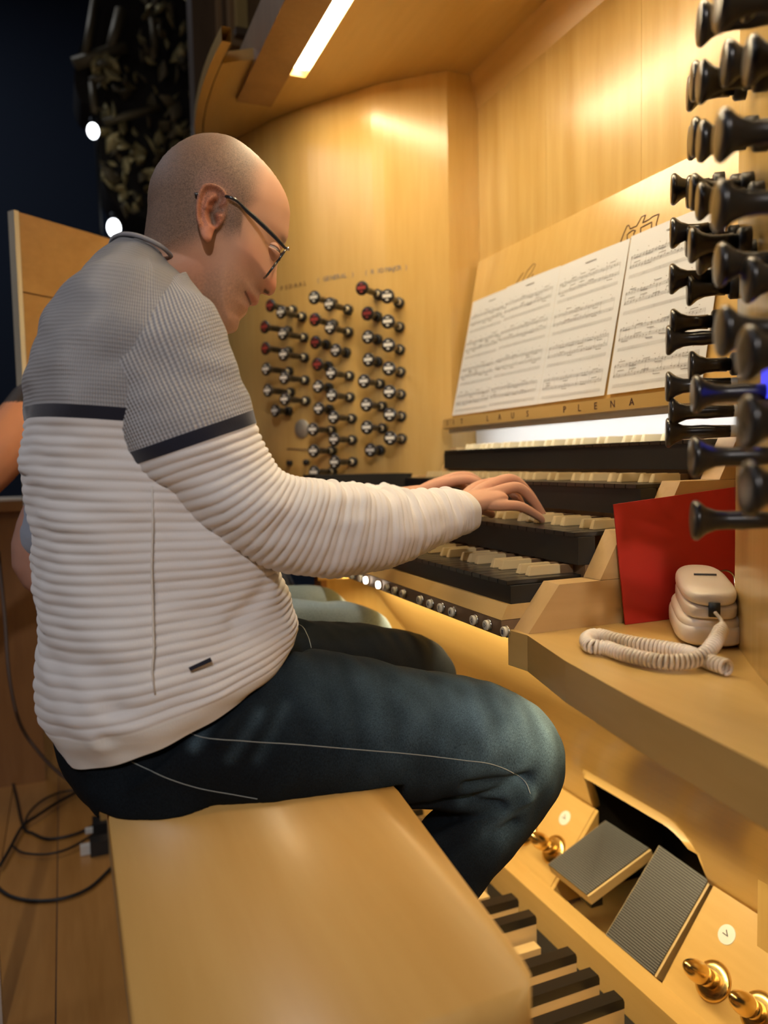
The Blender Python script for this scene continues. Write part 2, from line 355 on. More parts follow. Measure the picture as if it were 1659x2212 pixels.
# swell pedals
def swell(lab, corners):             # front-left, front-right, back-right, back-left
    fl_, fr, br, bl = [Vector(c) for c in corners]
    r = empty('swell_pedal', (fl_+fr)/2, lab, 'pedal', 'swell pedals in the knee board opening')
    n = (fr-fl_).cross(bl-fl_).normalized()
    if n.z < 0: n = -n
    prism('foot_board', [fl_, fr, br, bl], -n*.020, PEDALW, r, bevel=.0015)
    i = lambda a, b, t: a+(b-a)*t
    cs = [i(fl_, fr, .02), i(fl_, fr, .965), i(bl, br, .965), i(bl, br, .02)]
    base = prism('rubber_tread', [c+n*.0004 for c in cs], n*.0016, RUBBER, r)
    L = (bl-fl_).length; k = int(L/.0048); bm = bmesh.new()
    for j in range(k):
        t = (j+.5)/k; a = i(cs[0], cs[3], t)+n*.002; b = i(cs[1], cs[2], t)+n*.002; e = (cs[3]-cs[0]).normalized()*.0012
        bm_prism([a-e, a+e, a+e*.4+n*.0018, a-e*.4+n*.0018], b-a, bm)
    bmobj('rubber_ribs', bm, mat('rib_rubber_highlight', (.20, .20, .19), .38) if 'rib_rubber_highlight' not in bpy.data.materials else bpy.data.materials['rib_rubber_highlight'], base)  # ribs coloured lighter than the tread, grey highlights painted in
    c = fr*.75+fl_*.25-n*.032; bm = bm_box(c.x+.012, c.x+.04, c.y-.012, c.y+.022, c.z-.012, c.z+.014); bmobj('pivot_block', bm, BLACKM, r, bevel=.003)
swell('left swell pedal with black ribbed tread, tilted almost level', [(.903, 1.315, -.853), (.907, 1.185, -.855), (1.062, 1.185, -.795), (1.052, 1.315, -.789)])
swell('right swell pedal with black ribbed tread, pushed down steeply', [(.930, 1.163, -.926), (.935, 1.030, -.928), (1.062, 1.030, -.782), (1.062, 1.163, -.775)])

# ------------------------------------------------------------------ shelf
sh = [(.531, .860), (.536, .822), (.504, .698), (.478, .55), (.457, .392), (.445, .20), (.44, -.1), (.62, -.1), (.80, .70), (.95, .70), (.95, .860)]
flat('side_shelf', sh, -.272, -.2252, MAPLE_Y, bevel=.0025)
shl = [(.531, 1.68), (.55, 1.74), (.50, 1.90), (.47, 2.2), (.9, 2.3), (.95, 1.68)]
flat('side_shelf', shl, -.272, -.2252, MAPLE_Y, bevel=.0025)

# ------------------------------------------------------------------ manuals
NAT = .0236; YR = .868; NN = 34; YL = YR+NN*NAT
semis = ['a', 'g', 'f', 'e', 'd', 'c', 'b']   # from the treble end downwards
def sh_mesh(L):
    bm = bmesh.new(); h = .0135; w0, w1 = .0052, .0036
    vs = [bm.verts.new(c) for c in ((0, -w0, 0), (L, -w0, 0), (L, w0, 0), (0, w0, 0), (.0045, -w1, h), (L, -w1, h), (L, w1, h), (.0045, w1, h))]
    for f in ((0, 3, 2, 1), (4, 5, 6, 7), (0, 1, 5, 4), (1, 2, 6, 5), (2, 3, 7, 6), (3, 0, 4, 7)): bm.faces.new([vs[i] for i in f])
    bmesh.ops.bevel(bm, geom=bm.edges[:], offset=.0009, segments=2, affect='EDGES'); k0 = len(bm.faces); bm_prism([(L-.0005, -w0*.95, 0), (L+.021, -w0*.95, 0), (L+.021, w0*.95, 0), (L-.0005, w0*.95, 0)], (0, 0, h-.0015), bm); bm.faces.ensure_lookup_table()
    for f in bm.faces: f.material_index = 1 if f.calc_center_median().x > L-.0002 else 0
    bmesh.ops.recalc_face_normals(bm, faces=bm.faces[:])
    me = bpy.data.meshes.new('sharp_key'); bm.to_mesh(me); bm.free(); me.materials.append(BONE); me.materials.append(KEYFILL); return me
def nat_mesh(L):
    bm = bm_box(0, L, .0004, NAT-.0004, -.006, 0); bmesh.ops.bevel(bm, geom=bm.edges[:], offset=.0006, segments=2, affect='EDGES'); bmesh.ops.recalc_face_normals(bm, faces=bm.faces[:])
    me = bpy.data.meshes.new('natural_key'); bm.to_mesh(me); bm.free(); me.materials.append(BLACK); return me
MAN = [(.535, -.162, 'lowest'), (.643, -.104, 'second'), (.750, -.041, 'third'), (.857, .022, 'top')]
NATM = nat_mesh(.1195); SHM = sh_mesh(.0525)
for q, (X, Z, nm) in enumerate(MAN):
    m = empty('keyboard_manual', (X, 1.27, Z-.05), {'lowest': 'lowest keyboard with black naturals and pale sharps, above the thumb pistons', 'second': 'second keyboard from the bottom, the one both hands play', 'third': 'third keyboard from the bottom, just above the hands', 'top': 'topmost keyboard lit white under the music desk ledge'}[nm], 'keyboard', 'four stacked organ keyboards')
    for k in range(NN):
        put('natural_key', NATM, (X, YR+k*NAT, Z), (0, 0, 0), m)
    for k in range(NN-1):
        if semis[k % 7] in ('f', 'c'): continue          # no sharp between f-e and c-b
        off = {'a': 0, 'g': 0, 'e': 0, 'd': .0, 'b': 0}.get(semis[k % 7], 0)
        put('sharp_key', SHM, (X+.046, YR+(k+1)*NAT+off, Z+.0002), (0, 0, 0), m)
    kd = .085 if q == 0 else .03
    front = prism('key_slip', [(X+.002, YR-.006, Z-.0062), (X+.002, YR-.006, Z-(.030 if q == 0 else .044)), (X+kd, YR-.006, Z-(.030 if q == 0 else .044)), (X+kd, YR-.006, Z-.0062)], (0, NN*NAT+.012, 0), BLACKM, m)
    if q: box('key_rail', X+.0135, X+.06, YR-.006, YL+.006, Z-.068, Z-.0445, KEYFILL, m)
# key slip + piston rail under the lowest manual
prism('slip_rail', [(.531, YR-.008, -.192), (.521, YR-.008, -.2115), (.56, YR-.008, -.2115), (.60, YR-.008, -.192)], (0, NN*NAT+.016, 0), MAPLE_Y, console)
box('piston_rail', .521, .60, YR-.008, YL+.008, -.2335, -.2122, KEYFILL, console, bevel=.0006)
C5 = lambda x, y: (820+x/5.027, 1200+y/5.027); C6 = lambda x, y: (560+x/4.88, 1200+y/4.88)
btn = [(C5(95, 312), '2'), (C5(180, 345), '3'), (C5(272, 383), '4'), (C5(458, 452), '5'), (C5(568, 500), '6'), (C5(685, 545), '7'), (C5(808, 592), '8'), (C5(1045, 680), '\u25c1'), (C5(1190, 738), '\u25b7'), (C5(1385, 817), '\u25a0'), (C6(1275, 270), 'lit'), (C6(1143, 225), 'lit'), (C6(1085, 215), '0'), (C6(1000, 180), '0')]
ylast = None
for (uv, s) in btn:
    p = onX(*uv, .5205); p = Vector((.5205, p[1], -.2232))
    lb = {'lit': 'glowing thumb piston, %s of the two lit ones' % ('right' if uv[0] > 815 else 'left'), '\u25c1': 'thumb piston marked with a left triangle', '\u25b7': 'thumb piston marked with a right triangle', '\u25a0': 'thumb piston with a dark square, beside the wooden cheek'}.get(s, 'round thumb piston marked %s under the lowest keyboard' % dict(zip('2345678', ('two', 'three', 'four', 'five', 'six', 'seven', 'eight'))).get(s, s))
    if s == '0': lb = 'unlit thumb piston left of the glowing ones, %s' % ('nearest to them' if uv[0] > 775 else 'half hidden by the sleeve')
    r = empty('thumb_piston', p, lb, 'button', 'thumb pistons under the keyboards')
    axis_lathe('ring', [(0, .0080), (-.0015, .0080), (-.0020, .0072), (-.0020, 0)], p, (1, 0, 0), STEEL, r, 24)
    axis_lathe('button_face', [(-.003, .0068), (-.0060, .0068), (-.0068, .0064), (-.0069, .0058), (-.0069, 0)], p, (1, 0, 0), LIT if s == 'lit' else IVORY, r, 24)
    if s in '2345678': text_obj('numeral', s, .0075, p+Vector((-.0073, 0, 0)), (0, -1, 0), (0, 0, 1), INK, r)
    elif s in '\u25c1\u25b7':
        d = -1 if s == '\u25c1' else 1; X = p.x-.0072; q3 = [(X, p.y+d*.002, p.z+.003), (X, p.y+d*.002, p.z-.003), (X, p.y-d*.0028, p.z)]
        tube('triangle_mark', [q3[0], q3[1], q3[2], q3[0]], .0004, INK, r, n=5)
    elif s == '\u25a0': box('square_mark', p.x-.0077, p.x-.0070, p.y-.002, p.y+.002, p.z-.003, p.z+.003, INK, r)
# cheeks
CK = [[(.540, -.2251), (.588, -.165), (.70, -.165), (.70, -.2251)],
      [(.653, -.1645), (.690, -.101), (.80, -.101), (.80, -.1645)],
      [(.755, -.1005), (.790, -.037), (.905, -.037), (.905, -.1005)],
      [(.862, -.0365), (.898, .028), (1.0, .028), (1.0, -.0365)]]
for side, (y0, y1) in (('right', (.826, .8615)), ('left', (YL+.008, YL+.042))):
    for k, c in enumerate(CK):
        prism('key_cheek', [(a, y0, b) for a, b in c], (0, y1-y0, 0), MAPLE_X, console, bevel=.001)

# ------------------------------------------------------------------ sheet music
def sheet(lab, uL, vL, y_left, w_, h=.29, tilt=0, off=.001, seed=0, dens=1):
    # y_left: bigger Y (left edge seen from the player)
    rr = random.Random(seed); e = Vector((0, -1, 0)); up = Vector((.989-.908, 0, .494-.107)).normalized()
    base = Vector((.908, y_left, .107))+DN*off+up*.002; rt = empty('sheet_music', base, lab, 'sheet music', 'sheets on the music desk')
    def P(a, b, o=0): return base+e*a+up*b+e*tilt*b+DN*(o+.0015*sin(a/w_*pi)*(b/h))
    V = []; Fc = []; n1, n2 = 8, 6
    for o in (0, -.0003):
        for j in range(n2+1):
            for i in range(n1+1): V.append(P(w_*i/n1, h*j/n2, o))
    nn = (n1+1)*(n2+1)
    for j in range(n2):
        for i in range(n1):
            a = j*(n1+1)+i; Fc.append([a, a+1, a+n1+2, a+n1+1]); Fc.append([nn+a, nn+a+n1+1, nn+a+n1+2, nn+a+1])
    mesh('page', V, Fc, PAPER, rt)
    V = []; Fc = []
    def quad(a0, b0, a1, b1, th):
        d = Vector((a1-a0, b1-b0)); L = max(d.length, 1e-6); nx, ny = -d.y/L*th/2, d.x/L*th/2; k = len(V)
        for (a, b) in ((a0-nx, b0-ny), (a1-nx, b1-ny), (a1+nx, b1+ny), (a0+nx, b0+ny)): V.append(P(a, b, .0011))
        Fc.append([k, k+1, k+2, k+3])
    x0, x1 = .012, w_-.014
    for sy in range(4):
        top = h-.040-sy*.066
        for st, yo in enumerate((0, -.0175, -.036)):
            for l in range(5): quad(x0, top+yo-l*.0014, x1, top+yo-l*.0014, .00022)
        quad(x0, top, x0, top-.0175-.0056, .0005)
        for b in range(1, 6):
            xb = x0+(x1-x0)*b/5; quad(xb, top, xb, top-.0175-.0056, .0003); quad(xb, top-.036, xb, top-.0416, .0003)
        for k in range(24):
            if rr.random() > .85*dens: continue
            xn = x0+.008+(x1-x0-.01)*k/24
            for st in (0, -.0175):
                yn = top+st-rr.random()*.006+.001; g = rr.choice((1, -1))
                quad(xn-.0009, yn, xn+.0009, yn+.0003, .0012)
                quad(xn+.0009*g, yn, xn+.0009*g, yn+g*.0055, .0003)
                if k % 4 == 0: quad(xn+.0009*g, yn+g*.0055, xn+.0009*g+(x1-x0)/24*2, yn+g*.0058, .0009)
        for k in range(7): quad(x0+(x1-x0)*(k+.5)/7-.001, top+.0075, x0+(x1-x0)*(k+.5)/7+.001, top+.0077, .0010)
        quad(x0-.001, top-.0045, x0+.002, top-.0015, .0012); quad(x0-.001, top-.022, x0+.002, top-.019, .0012)
    quad(w_*.42, h-.016, w_*.58, h-.016, .0014)
    mesh('printed_staves', V, Fc, INK, rt)
sheet('leftmost music sheet, mostly covered by the next page', 0, 0, 1.722, .205, h=.288, off=.0012, seed=1, tilt=.03)
sheet('second music sheet from the left on the desk', 0, 0, 1.553, .208, off=.0026, seed=2)
sheet('third music sheet from the left on the desk', 0, 0, 1.343, .210, off=.0034, seed=3, h=.288)
sheet('rightmost music sheet, partly behind the right stop knobs', 0, 0, 1.124, .222, off=.0042, seed=4, h=.290, tilt=-.02)

# ------------------------------------------------------------------ stop knobs
def knob_profile(L0, L):              # L0 start of ebony, L total
    return [(L0, .0072), (L0+.02, .0078), (L-.040, .0086), (L-.028, .0080), (L-.018, .0088), (L-.010, .0120), (L-.005, .0162), (L-.0025, .0180), (L, .0178), (L+.0015, .0160), (L+.002, .010), (L+.002, 0)]
KD = {}
for nm, L0, L in (('drawn', .022, .092), ('pushed', .004, .056)):
    KD[nm] = (lathe_data('stop_stem', knob_profile(L0, L), KNOB, 28), lathe_data('collar', [(0, .0072), (L0+.002, .0072), (L0+.002, 0)], IVORY, 20),
              lathe_data('base_ring', [(0, .0135), (.010, .0135), (.012, .0115), (.012, 0)], BLACKP, 24), lathe_data('label_disc', [(L+.0018, .0130), (L+.0026, .0130), (L+.0027, 0)], KNOB, 24), L)
def stripe_mesh(L, m):
    bm = bmesh.new(); X = L+.0027
    bm_box(X, X+.0005, -.0115, .0115, -.0035, .0045, bm); bm_box(X, X+.0005, -.004, .004, .0080, .0110, bm); bm_box(X, X+.0005, -.0035, .0035, -.0110, -.0070, bm)
    me = bpy.data.meshes.new('name_plate'); bm.to_mesh(me); bm.free(); me.materials.append(m); return me
for nm in ('drawn', 'pushed'): KD[nm] = KD[nm]+(stripe_mesh(KD[nm][4], WHITE), stripe_mesh(KD[nm][4], REDP))
def knob(loc, ang, state, red, lab, grp):
    r = empty('stop_knob', loc, lab, 'stop knob', grp); d = KD[state]; R = (0, 0, ang)
    put('stem', d[0], loc, R, r)
    if state == 'drawn': put('collar', d[1], loc, R, r)
    put('base_ring', d[2], loc, R, r)
    if red is not None: put('name_plate', d[6] if red else d[5], loc, R, r)
def jamb_solve(J, sgn, uh, vh, L):     # find base on jamb plan so the head lands on (uh, vh)
    P = crom(J, 200); T = np.gradient(P, axis=0); T /= np.linalg.norm(T, axis=1)[:, None]; N = np.stack([T[:, 1], -T[:, 0]], 1)*sgn
    best = None
    for p, n in zip(P, N):
        h = p+n*L; r = ray(uh, vh); # direction through pixel; horizontal distance mismatch
        t = (h[0]*r[0]+h[1]*r[1])/(r[0]**2+r[1]**2); q = r*t; e = hypot(q[0]-h[0], q[1]-h[1])
        if best is None or e < best[0]: best = (e, p, n, q[2])
    return best
K3 = lambda x, y: (480+x/3.456, 550+y/3.456)
LK = {'leftmost column': [(360, 380, 'd', 1), (320, 540, 'd', 1), (325, 700, 'd', 1), (330, 855, 'd', 0), (340, 1015, 'd', 0), (395, 1165, 'p', 0)],
      'second column': [(440, 430, 'd', 0), (450, 590, 'd', 0), (455, 745, 'd', 0), (460, 920, 'd', 0), (470, 1080, 'd', 0)],
      'third column': [(685, 320, 'd', 0), (690, 485, 'd', 1), (695, 655, 'p', 1), (705, 820, 'p', 1), (710, 985, 'p', 0), (715, 1150, 'p', 0), (680, 1305, 'd', 0), (685, 1465, 'd', 0), (690, 1625, 'd', 0)],
      'fourth column': [(800, 370, 'd', 0), (800, 545, 'd', 0), (850, 715, 'p', 0), (815, 885, 'd', 0), (820, 1050, 'd', 0), (830, 1215, 'd', 0), (835, 1380, 'd', 0), (840, 1550, 'd', 0)],
      'fifth column': [(1045, 250, 'd', 1), (1080, 440, 'p', 1), (1090, 615, 'p', 0), (1090, 785, 'p', 0), (1065, 945, 'd', 0), (1070, 1120, 'd', 0), (1075, 1290, 'd', 0), (1105, 1460, 'p', 0)],
      'rightmost column': [(1235, 310, 'd', 0), (1235, 500, 'd', 0), (1240, 675, 'd', 0), (1245, 850, 'd', 0), (1245, 1025, 'd', 0), (1250, 1195, 'd', 0), (1255, 1370, 'd', 0)]}
ORD = ['first', 'second', 'third', 'fourth', 'fifth', 'sixth', 'seventh', 'eighth', 'ninth', 'tenth', 'eleventh', 'twelfth']
for col, L in LK.items():
    for k, (a, b, s, red) in enumerate(L):
        st = 'drawn' if s == 'd' else 'pushed'; e, p, n, z = jamb_solve(LJ, -1, *K3(a, b), KD[st][4])
        knob((p[0], p[1], z), atan2(n[1], n[0]), st, red, '%s stop knob, %s from the top in the %s, left jamb' % ('red-plated black' if red else 'black', ORD[k], col), 'stop knobs on the far left jamb')
# right jamb (near): (u, v, drawn)
RK = [(1449, 603, 'p', 0), (1452.7, 409.5, 'p', 0), (1451, 504, 'p', 0), (1451, 700, 'p', 0), (1442, 735, 'd', 0), (1441, 835, 'd', 0), (1448, 892, 'd', 0), (1441, 935, 'd', 0),
      (1488, 202, 'p', 1), (1490, 309, 'p', 1), (1486, 415, 'p', 1), (1484, 522, 'p', 1), (1487, 628, 'p', 1), (1491, 791, 'p', 1),
      (1497, 176, 'p', 2), (1497, 297, 'p', 2), (1495, 415, 'p', 2), (1492, 530, 'p', 2), (1500, 852, 'd', 2), (1497, 988, 'd', 2), (1499, 1124, 'd', 2),
      (1513, 52, 'd', 3), (1513, 178, 'p', 3), (1513, 306, 'p', 3), (1510, 435, 'p', 3), (1510, 556, 'p', 3),
      (1555, 10, 'd', 4), (1567, 137, 'p', 4), (1556, 293, 'd', 4), (1551, 445, 'd', 4), (1553, 572, 'p', 4), (1559, 716, 'd', 4),
      (1612, -10, 'p', 5), (1618, 131, 'p', 5), (1615, 605, 'p', 5), (1611, 763, 'd', 5), (1611, 913, 'd', 5), (1614, 1056, 'd', 5)]
DM = {(1449, 603): 59, (1452.7, 409.5): 65, (1451, 504): 62, (1451, 700): 60, (1442, 735): 61, (1441, 835): 61, (1448, 892): 58, (1441, 935): 58, (1488, 202): 73, (1490, 309): 72, (1486, 415): 68, (1484, 522): 65, (1487, 628): 65, (1491, 791): 60,
      (1497, 176): 81, (1497, 297): 81, (1495, 415): 77, (1492, 530): 76, (1500, 852): 84, (1497, 988): 90, (1499, 1124): 87, (1513, 52): 90, (1513, 178): 88, (1513, 306): 87, (1510, 435): 81, (1510, 556): 74,
      (1555, 10): 100, (1567, 137): 103, (1556, 293): 117, (1551, 445): 127, (1553, 572): 98, (1559, 716): 87, (1612, -10): 105, (1618, 131): 117, (1615, 605): 104, (1611, 763): 96, (1611, 913): 101, (1614, 1056): 84}
CN = ['farthest column', 'second column from the back', 'third column from the back', 'fourth column from the back', 'second nearest column', 'nearest column']
cnt = {}
PR = crom(RJ, 300); TR = np.gradient(PR, axis=0); TR /= np.linalg.norm(TR, axis=1)[:, None]; NR = np.stack([TR[:, 1], -TR[:, 0]], 1)
for (u, v, s, c) in sorted(RK, key=lambda k: (k[3], k[1])):
    d = .036*FPX/DM[(u, v)]; h = ray(u, v)*d                 # head at the depth its size gives
    # foot of the head on the jamb
    dd = np.hypot(PR[:, 0]-h[0], PR[:, 1]-h[1]); i = int(dd.argmin()); L = {'d': .092, 'p': .056}[s]
    p = PR[i]; n = np.array(h[:2])-p; n = n/np.linalg.norm(n)
    if n @ (-NR[i]) < 0 and n @ NR[i] < 0: pass
    nn_ = NR[i] if (NR[i][0] < 0) else -NR[i]
    # slide along jamb so the head projects to u, v exactly
    best = None
    for q, t in zip(PR, NR):
        t = t if t[0] < 0 else -t; hh = q+t*L; r = ray(u, v); k = (hh[0]*r[0]+hh[1]*r[1])/(r[0]**2+r[1]**2); w_ = r*k
        e = hypot(w_[0]-hh[0], w_[1]-hh[1])+.25*abs(k-d)
        if best is None or e < best[0]: best = (e, q, t, w_[2], hh)
    e, q, t, z, hh = best
    # small shift in depth of the jamb foot keeps the head on its line of sight
    cnt[c] = cnt.get(c, 0)+1
    rr_ = ray(u, v); k = (hh[0]*rr_[0]+hh[1]*rr_[1])/(rr_[0]**2+rr_[1]**2); sft = np.array([rr_[0]*k-hh[0], rr_[1]*k-hh[1]])
    knob((q[0]+sft[0], q[1]+sft[1], z), atan2(t[1], t[0]), 'drawn' if s == 'd' else 'pushed', None, 'black stop knob, %s from the top in the %s, right jamb' % (ORD[cnt[c]-1], CN[c]), 'stop knobs on the near right jamb')
# headings on the left jamb
PJ = crom(LJ, 300); TJ = np.gradient(PJ, axis=0); TJ /= np.linalg.norm(TJ, axis=1)[:, None]
def jamb_at(u, v):
    r = ray(u, v); best = None
    for p, t in zip(PJ, TJ):
        k = (p[0]*r[0]+p[1]*r[1])/(r[0]**2+r[1]**2); q = r*k; e = hypot(q[0]-p[0], q[1]-p[1])
        if best is None or e < best[0]: best = (e, p, t, q[2])
    return best
K4 = lambda x, y: (580+x/5.184, 560+y/5.184)
for s, x0, y0, x1, y1, m in (('PEDAAL', 120, 335, 440, 265, INK2), ('( GENERAL )', 540, 240, 960, 165, GREYINK), ('( R IO MAJOR )', 1080, 155, 1560, 85, GREYINK)):
    for k, ch in enumerate(s):
        if ch == ' ': continue
        f = (k+.5)/len(s); e, p, t, z = jamb_at(*K4(x0+(x1-x0)*f, y0+(y1-y0)*f)); n = np.array([-t[1], t[0]]); n = n if n[1] < 0 else -n
        q = p+n*.0006; text_obj('heading_letter', ch, .017, (q[0], q[1], z), (-t[0], -t[1], 0), (0, 0, 1), m, console)
e, p, t, z = jamb_at(*K3(600, 1300)); n = np.array([-t[1], t[0]]); n = n if n[1] < 0 else -n
r = empty('round_plate', (p[0], p[1], z), 'dull silver round plate on the left jamb below the leftmost knobs', 'plate')
axis_lathe('plate', [(0, .026), (.003, .026), (.005, .024), (.005, 0)], (p[0], p[1], z), (n[0], n[1], 0), mat('dull_metal', (.45, .44, .38), .5, metal=.6), r, 32)
for i_, (a, b) in enumerate(((515, 1555), (635, 1550))):
    e, p, t, z = jamb_at(*K3(a, b)); n = np.array([-t[1], t[0]]); n = n if n[1] < 0 else -n
    r = empty('key_lock', (p[0], p[1], z), ('left', 'right')[i_]+' one of two small black key locks low on the left jamb', 'lock', 'key locks on the left jamb')
    axis_lathe('lock_barrel', [(0, .008), (.012, .008), (.013, .005), (.013, 0)], (p[0], p[1], z), (n[0], n[1], 0), BLACKP, r, 16)
e, p, t, z = jamb_at(*K3(490, 1450)); e2, p2, t2, z2 = jamb_at(*K3(640, 1455)); n = np.array([-t[1], t[0]]); n = n if n[1] < 0 else -n
tube('slot_line', [(p[0]+n[0]*.001, p[1]+n[1]*.001, z), (p2[0]+n[0]*.002, p2[1]+n[1]*.002, z2)], .0018, DARKW, console, n=6)

# black panel box left of keyboards
bx = empty('control_panel', (.68, 1.725, -.22), 'black flat panel box on the left shelf beside the keyboards', 'panel')
prism('housing', [(.545, 1.722, -.075), (.545, 1.722, -.030), (.795, 1.722, -.032), (.77, 1.722, -.095)], (0, .10, 0), BLACKM, bx, bevel=.002)
prism('stand', [(.58, 1.74, -.2245), (.60, 1.74, -.07), (.72, 1.74, -.07), (.74, 1.74, -.2245)], (0, .06, 0), BLACKM, bx)
# blue display on right jamb
qq = PR[60]; tt = NR[60] if NR[60][0] < 0 else -NR[60]; bl_p = onY(1617, 812, .50)
r = empty('blue_display', tuple(bl_p), 'small glowing blue display in a black frame on the right jamb', 'display')
pz = bl_p; q = PR[int(np.hypot(PR[:, 0]-pz[0], PR[:, 1]-pz[1]).argmin())]; i = int(np.hypot(PR[:, 0]-pz[0], PR[:, 1]-pz[1]).argmin()); t = NR[i] if NR[i][0] < 0 else -NR[i]; td = TR[i]
r.location = (q[0], q[1], pz[2]-.03); WP[r.name] = Vector(r.location)
def jbox(name, a0, a1, d0, d1, z0, z1, m):
    P4 = [(q[0]+td[0]*a+t[0]*d_, q[1]+td[1]*a+t[1]*d_, z0) for a, d_ in ((a0, d0), (a1, d0), (a1, d1), (a0, d1))]; prism(name, P4, (0, 0, z1-z0), m, r, bevel=.0008)
jbox('frame', -.05, .05, .0, .012, pz[2]-.03, pz[2]+.05, BLACKP); jbox('screen', -.045, .045, .0125, .0135, pz[2]-.018, pz[2]+.012, BLUE)

# ------------------------------------------------------------------ red folder
rf = empty('red_folder', (.78, .815, -.225), 'red cardboard folder leaning against the wooden key cheeks', 'folder')
prism('cover', [(.683, .8135, -.2248), (.915, .8135, -.2248), (.915, .8235, -.046), (.672, .8235, -.064)], (0, -.0018, 0), RED, rf)
prism('pages', [(.687, .8150, -.2245), (.913, .8150, -.2245), (.913, .8248, -.049), (.676, .8248, -.067)], (0, -.0014, 0), PAPER, rf)

# ------------------------------------------------------------------ telephone
ph = empty('telephone', (.675, .66, -.2252), 'cream corded desk telephone against the right jamb', 'telephone')
dt = Vector((.62, .785, 0)).normalized(); dn = Vector((dt.y, -dt.x, 0)); F0 = Vector(onZ(1478, 1399, -.225)); F1 = Vector(onZ(1606, 1409, -.225)); wph = .068
org = (F0+F1)/2; org.z = -.2252
def rbox(name, w0, w1, l0, l1, z0, z1, m, parent, bev, w0t=None, w1t=None, zf=None):
    b = bmesh.new(); w0t = w0 if w0t is None else w0t; w1t = w1 if w1t is None else w1t; zf = z1 if zf is None else zf
    c = [(w0, l0, z0), (w1, l0, z0), (w1, l1, z0), (w0, l1, z0), (w0t, l0, zf), (w1t, l0, zf), (w1t, l1, z1), (w0t, l1, z1)]
    vs = [b.verts.new(org+dn*a+dt*l+Vector((0, 0, z))) for a, l, z in c]
    for f in ((0, 3, 2, 1), (4, 5, 6, 7), (0, 1, 5, 4), (1, 2, 6, 5), (2, 3, 7, 6), (3, 0, 4, 7)): b.faces.new([vs[i] for i in f])
    return bmobj(name, b, m, parent, bevel=bev, seg=5, smooth=True)
def pod(name, l0, l1, w_, z0, z1, m, parent, slope=0.0, ep=4.0, ec=3.2, bulge=0):
    mid, hf = (l0+l1)/2, (l1-l0)/2; G = []
    for t in np.sin(np.linspace(-pi/2, pi/2, 34)):
        k = max(0, 1-abs(t)**ep)**(1/ep); k = max(k, .02); l = mid+hf*t; zt = z1+slope*(t-1)/2; zc_ = (z0+zt)/2; hz = (zt-z0)/2*(k**.55); ww = w_*k*(1-bulge*(1-t*t)); ring_ = []
        for a in np.linspace(0, 2*pi, 36, endpoint=False):
            c_, s_ = cos(a), sin(a); cu = np.sign(c_)*abs(c_)**(2/ec); su = np.sign(s_)*abs(s_)**(2/ec)
            ring_.append(np.array(org+dn*ww*cu+dt*l)+np.array([0, 0, zc_+hz*su]))
        G.append(ring_)
    G = np.array(G); m_, n, _ = G.shape; V = G.reshape(-1, 3).tolist(); Fc = [[i*n+k, i*n+(k+1) % n, (i+1)*n+(k+1) % n, (i+1)*n+k] for i in range(m_-1) for k in range(n)]
    Fc += [list(range(n))[::-1], [(m_-1)*n+k for k in range(n)]]
    return mesh(name, V, Fc, m, parent, smooth=True)
pod('base', 0, .172, .0385, .0005, .036, PHONE, ph, .006, ec=4)
pod('cradle_rim', .002, .168, .036, .018, .045, PHONE, ph, .008, ec=3)
hs = empty('handset', org+dt*.1+Vector((0, 0, .04)), parent=ph)
pod('handset_lower', -.003, .170, .0305, .034, .060, PHONE, hs, .008, ec=5)
pod('handset_shell', -.005, .174, .0320, .048, .080, PHONE, hs, .010, ep=3.2, ec=2.8, bulge=.04)
rbox('cord_socket', -.006, .006, -.0085, .004, .040, .056, BLACKP, hs, .001)
rbox('printed_mark', -.013, .013,   .075, .0765, .0752, .0776, INK, hs, 0)
# coiled cord
j0 = org-dt*.010+Vector((0, 0, .046)); zc = -.2252+.0082
cp = [tuple(j0), tuple(j0-dt*.012-dn*-.006+Vector((0, 0, -.012)))]+[tuple(onZ(*p, -.2252+k)) for p, k in (((1535, 1400), .020), ((1500, 1425), .012), ((1440, 1430), .010), ((1390, 1423), .0095), ((1345, 1412), .0095), ((1310, 1400), .0095), ((1275, 1395), .0095), ((1268, 1380), .0095), ((1290, 1372), .0095), ((1330, 1382), .0095), ((1380, 1392), .0095), ((1440, 1401), .0095), ((1490, 1412), .0095), ((1540, 1432), .0095), ((1572, 1442), .0095))]
C = crom(cp, 2000); T = np.gradient(C, axis=0); Ls = np.cumsum(np.linalg.norm(T, axis=1)); T /= np.linalg.norm(T, axis=1)[:, None]
up = np.array([0, 0, 1.]); S = np.cross(T, up); S /= np.linalg.norm(S, axis=1)[:, None]; U2 = np.cross(S, T)
rad = np.clip((Ls-.012)/.02, 0, 1)*.0068; ph_ = 2*pi*Ls/.0048
HC = C+S*(np.cos(ph_)*rad)[:, None]+U2*(np.sin(ph_)*rad)[:, None]
tube('coiled_cord', HC, .0021, PHONE, ph, n=6)
lp = crom([onY(1542, 1250, .76), onY(1552, 1236, .77), onY(1570, 1233, .78), onY(1584, 1244, .78), onY(1588, 1270, .77), onY(1590, 1300, .76), tuple(org+dt*.21+Vector((0, 0, .01)))], 40)
tube('line_cord', lp, .0014, STEEL, ph, n=6)

# ------------------------------------------------------------------ pedalboard
pb = empty('pedalboard', (.5, 1.3, -1.06), 'maple pedalboard with black-capped sharps below the bench', 'pedalboard')
SHP = [(1339, 2147), (1286.6, 2099), (1236, 2053.5), (1149, 1969), (1110.5, 1932), (1042, 1862)]
sy = [onX(u, v, .812)[1] for u, v in SHP]
pitch = .0635; y0 = sy[0]
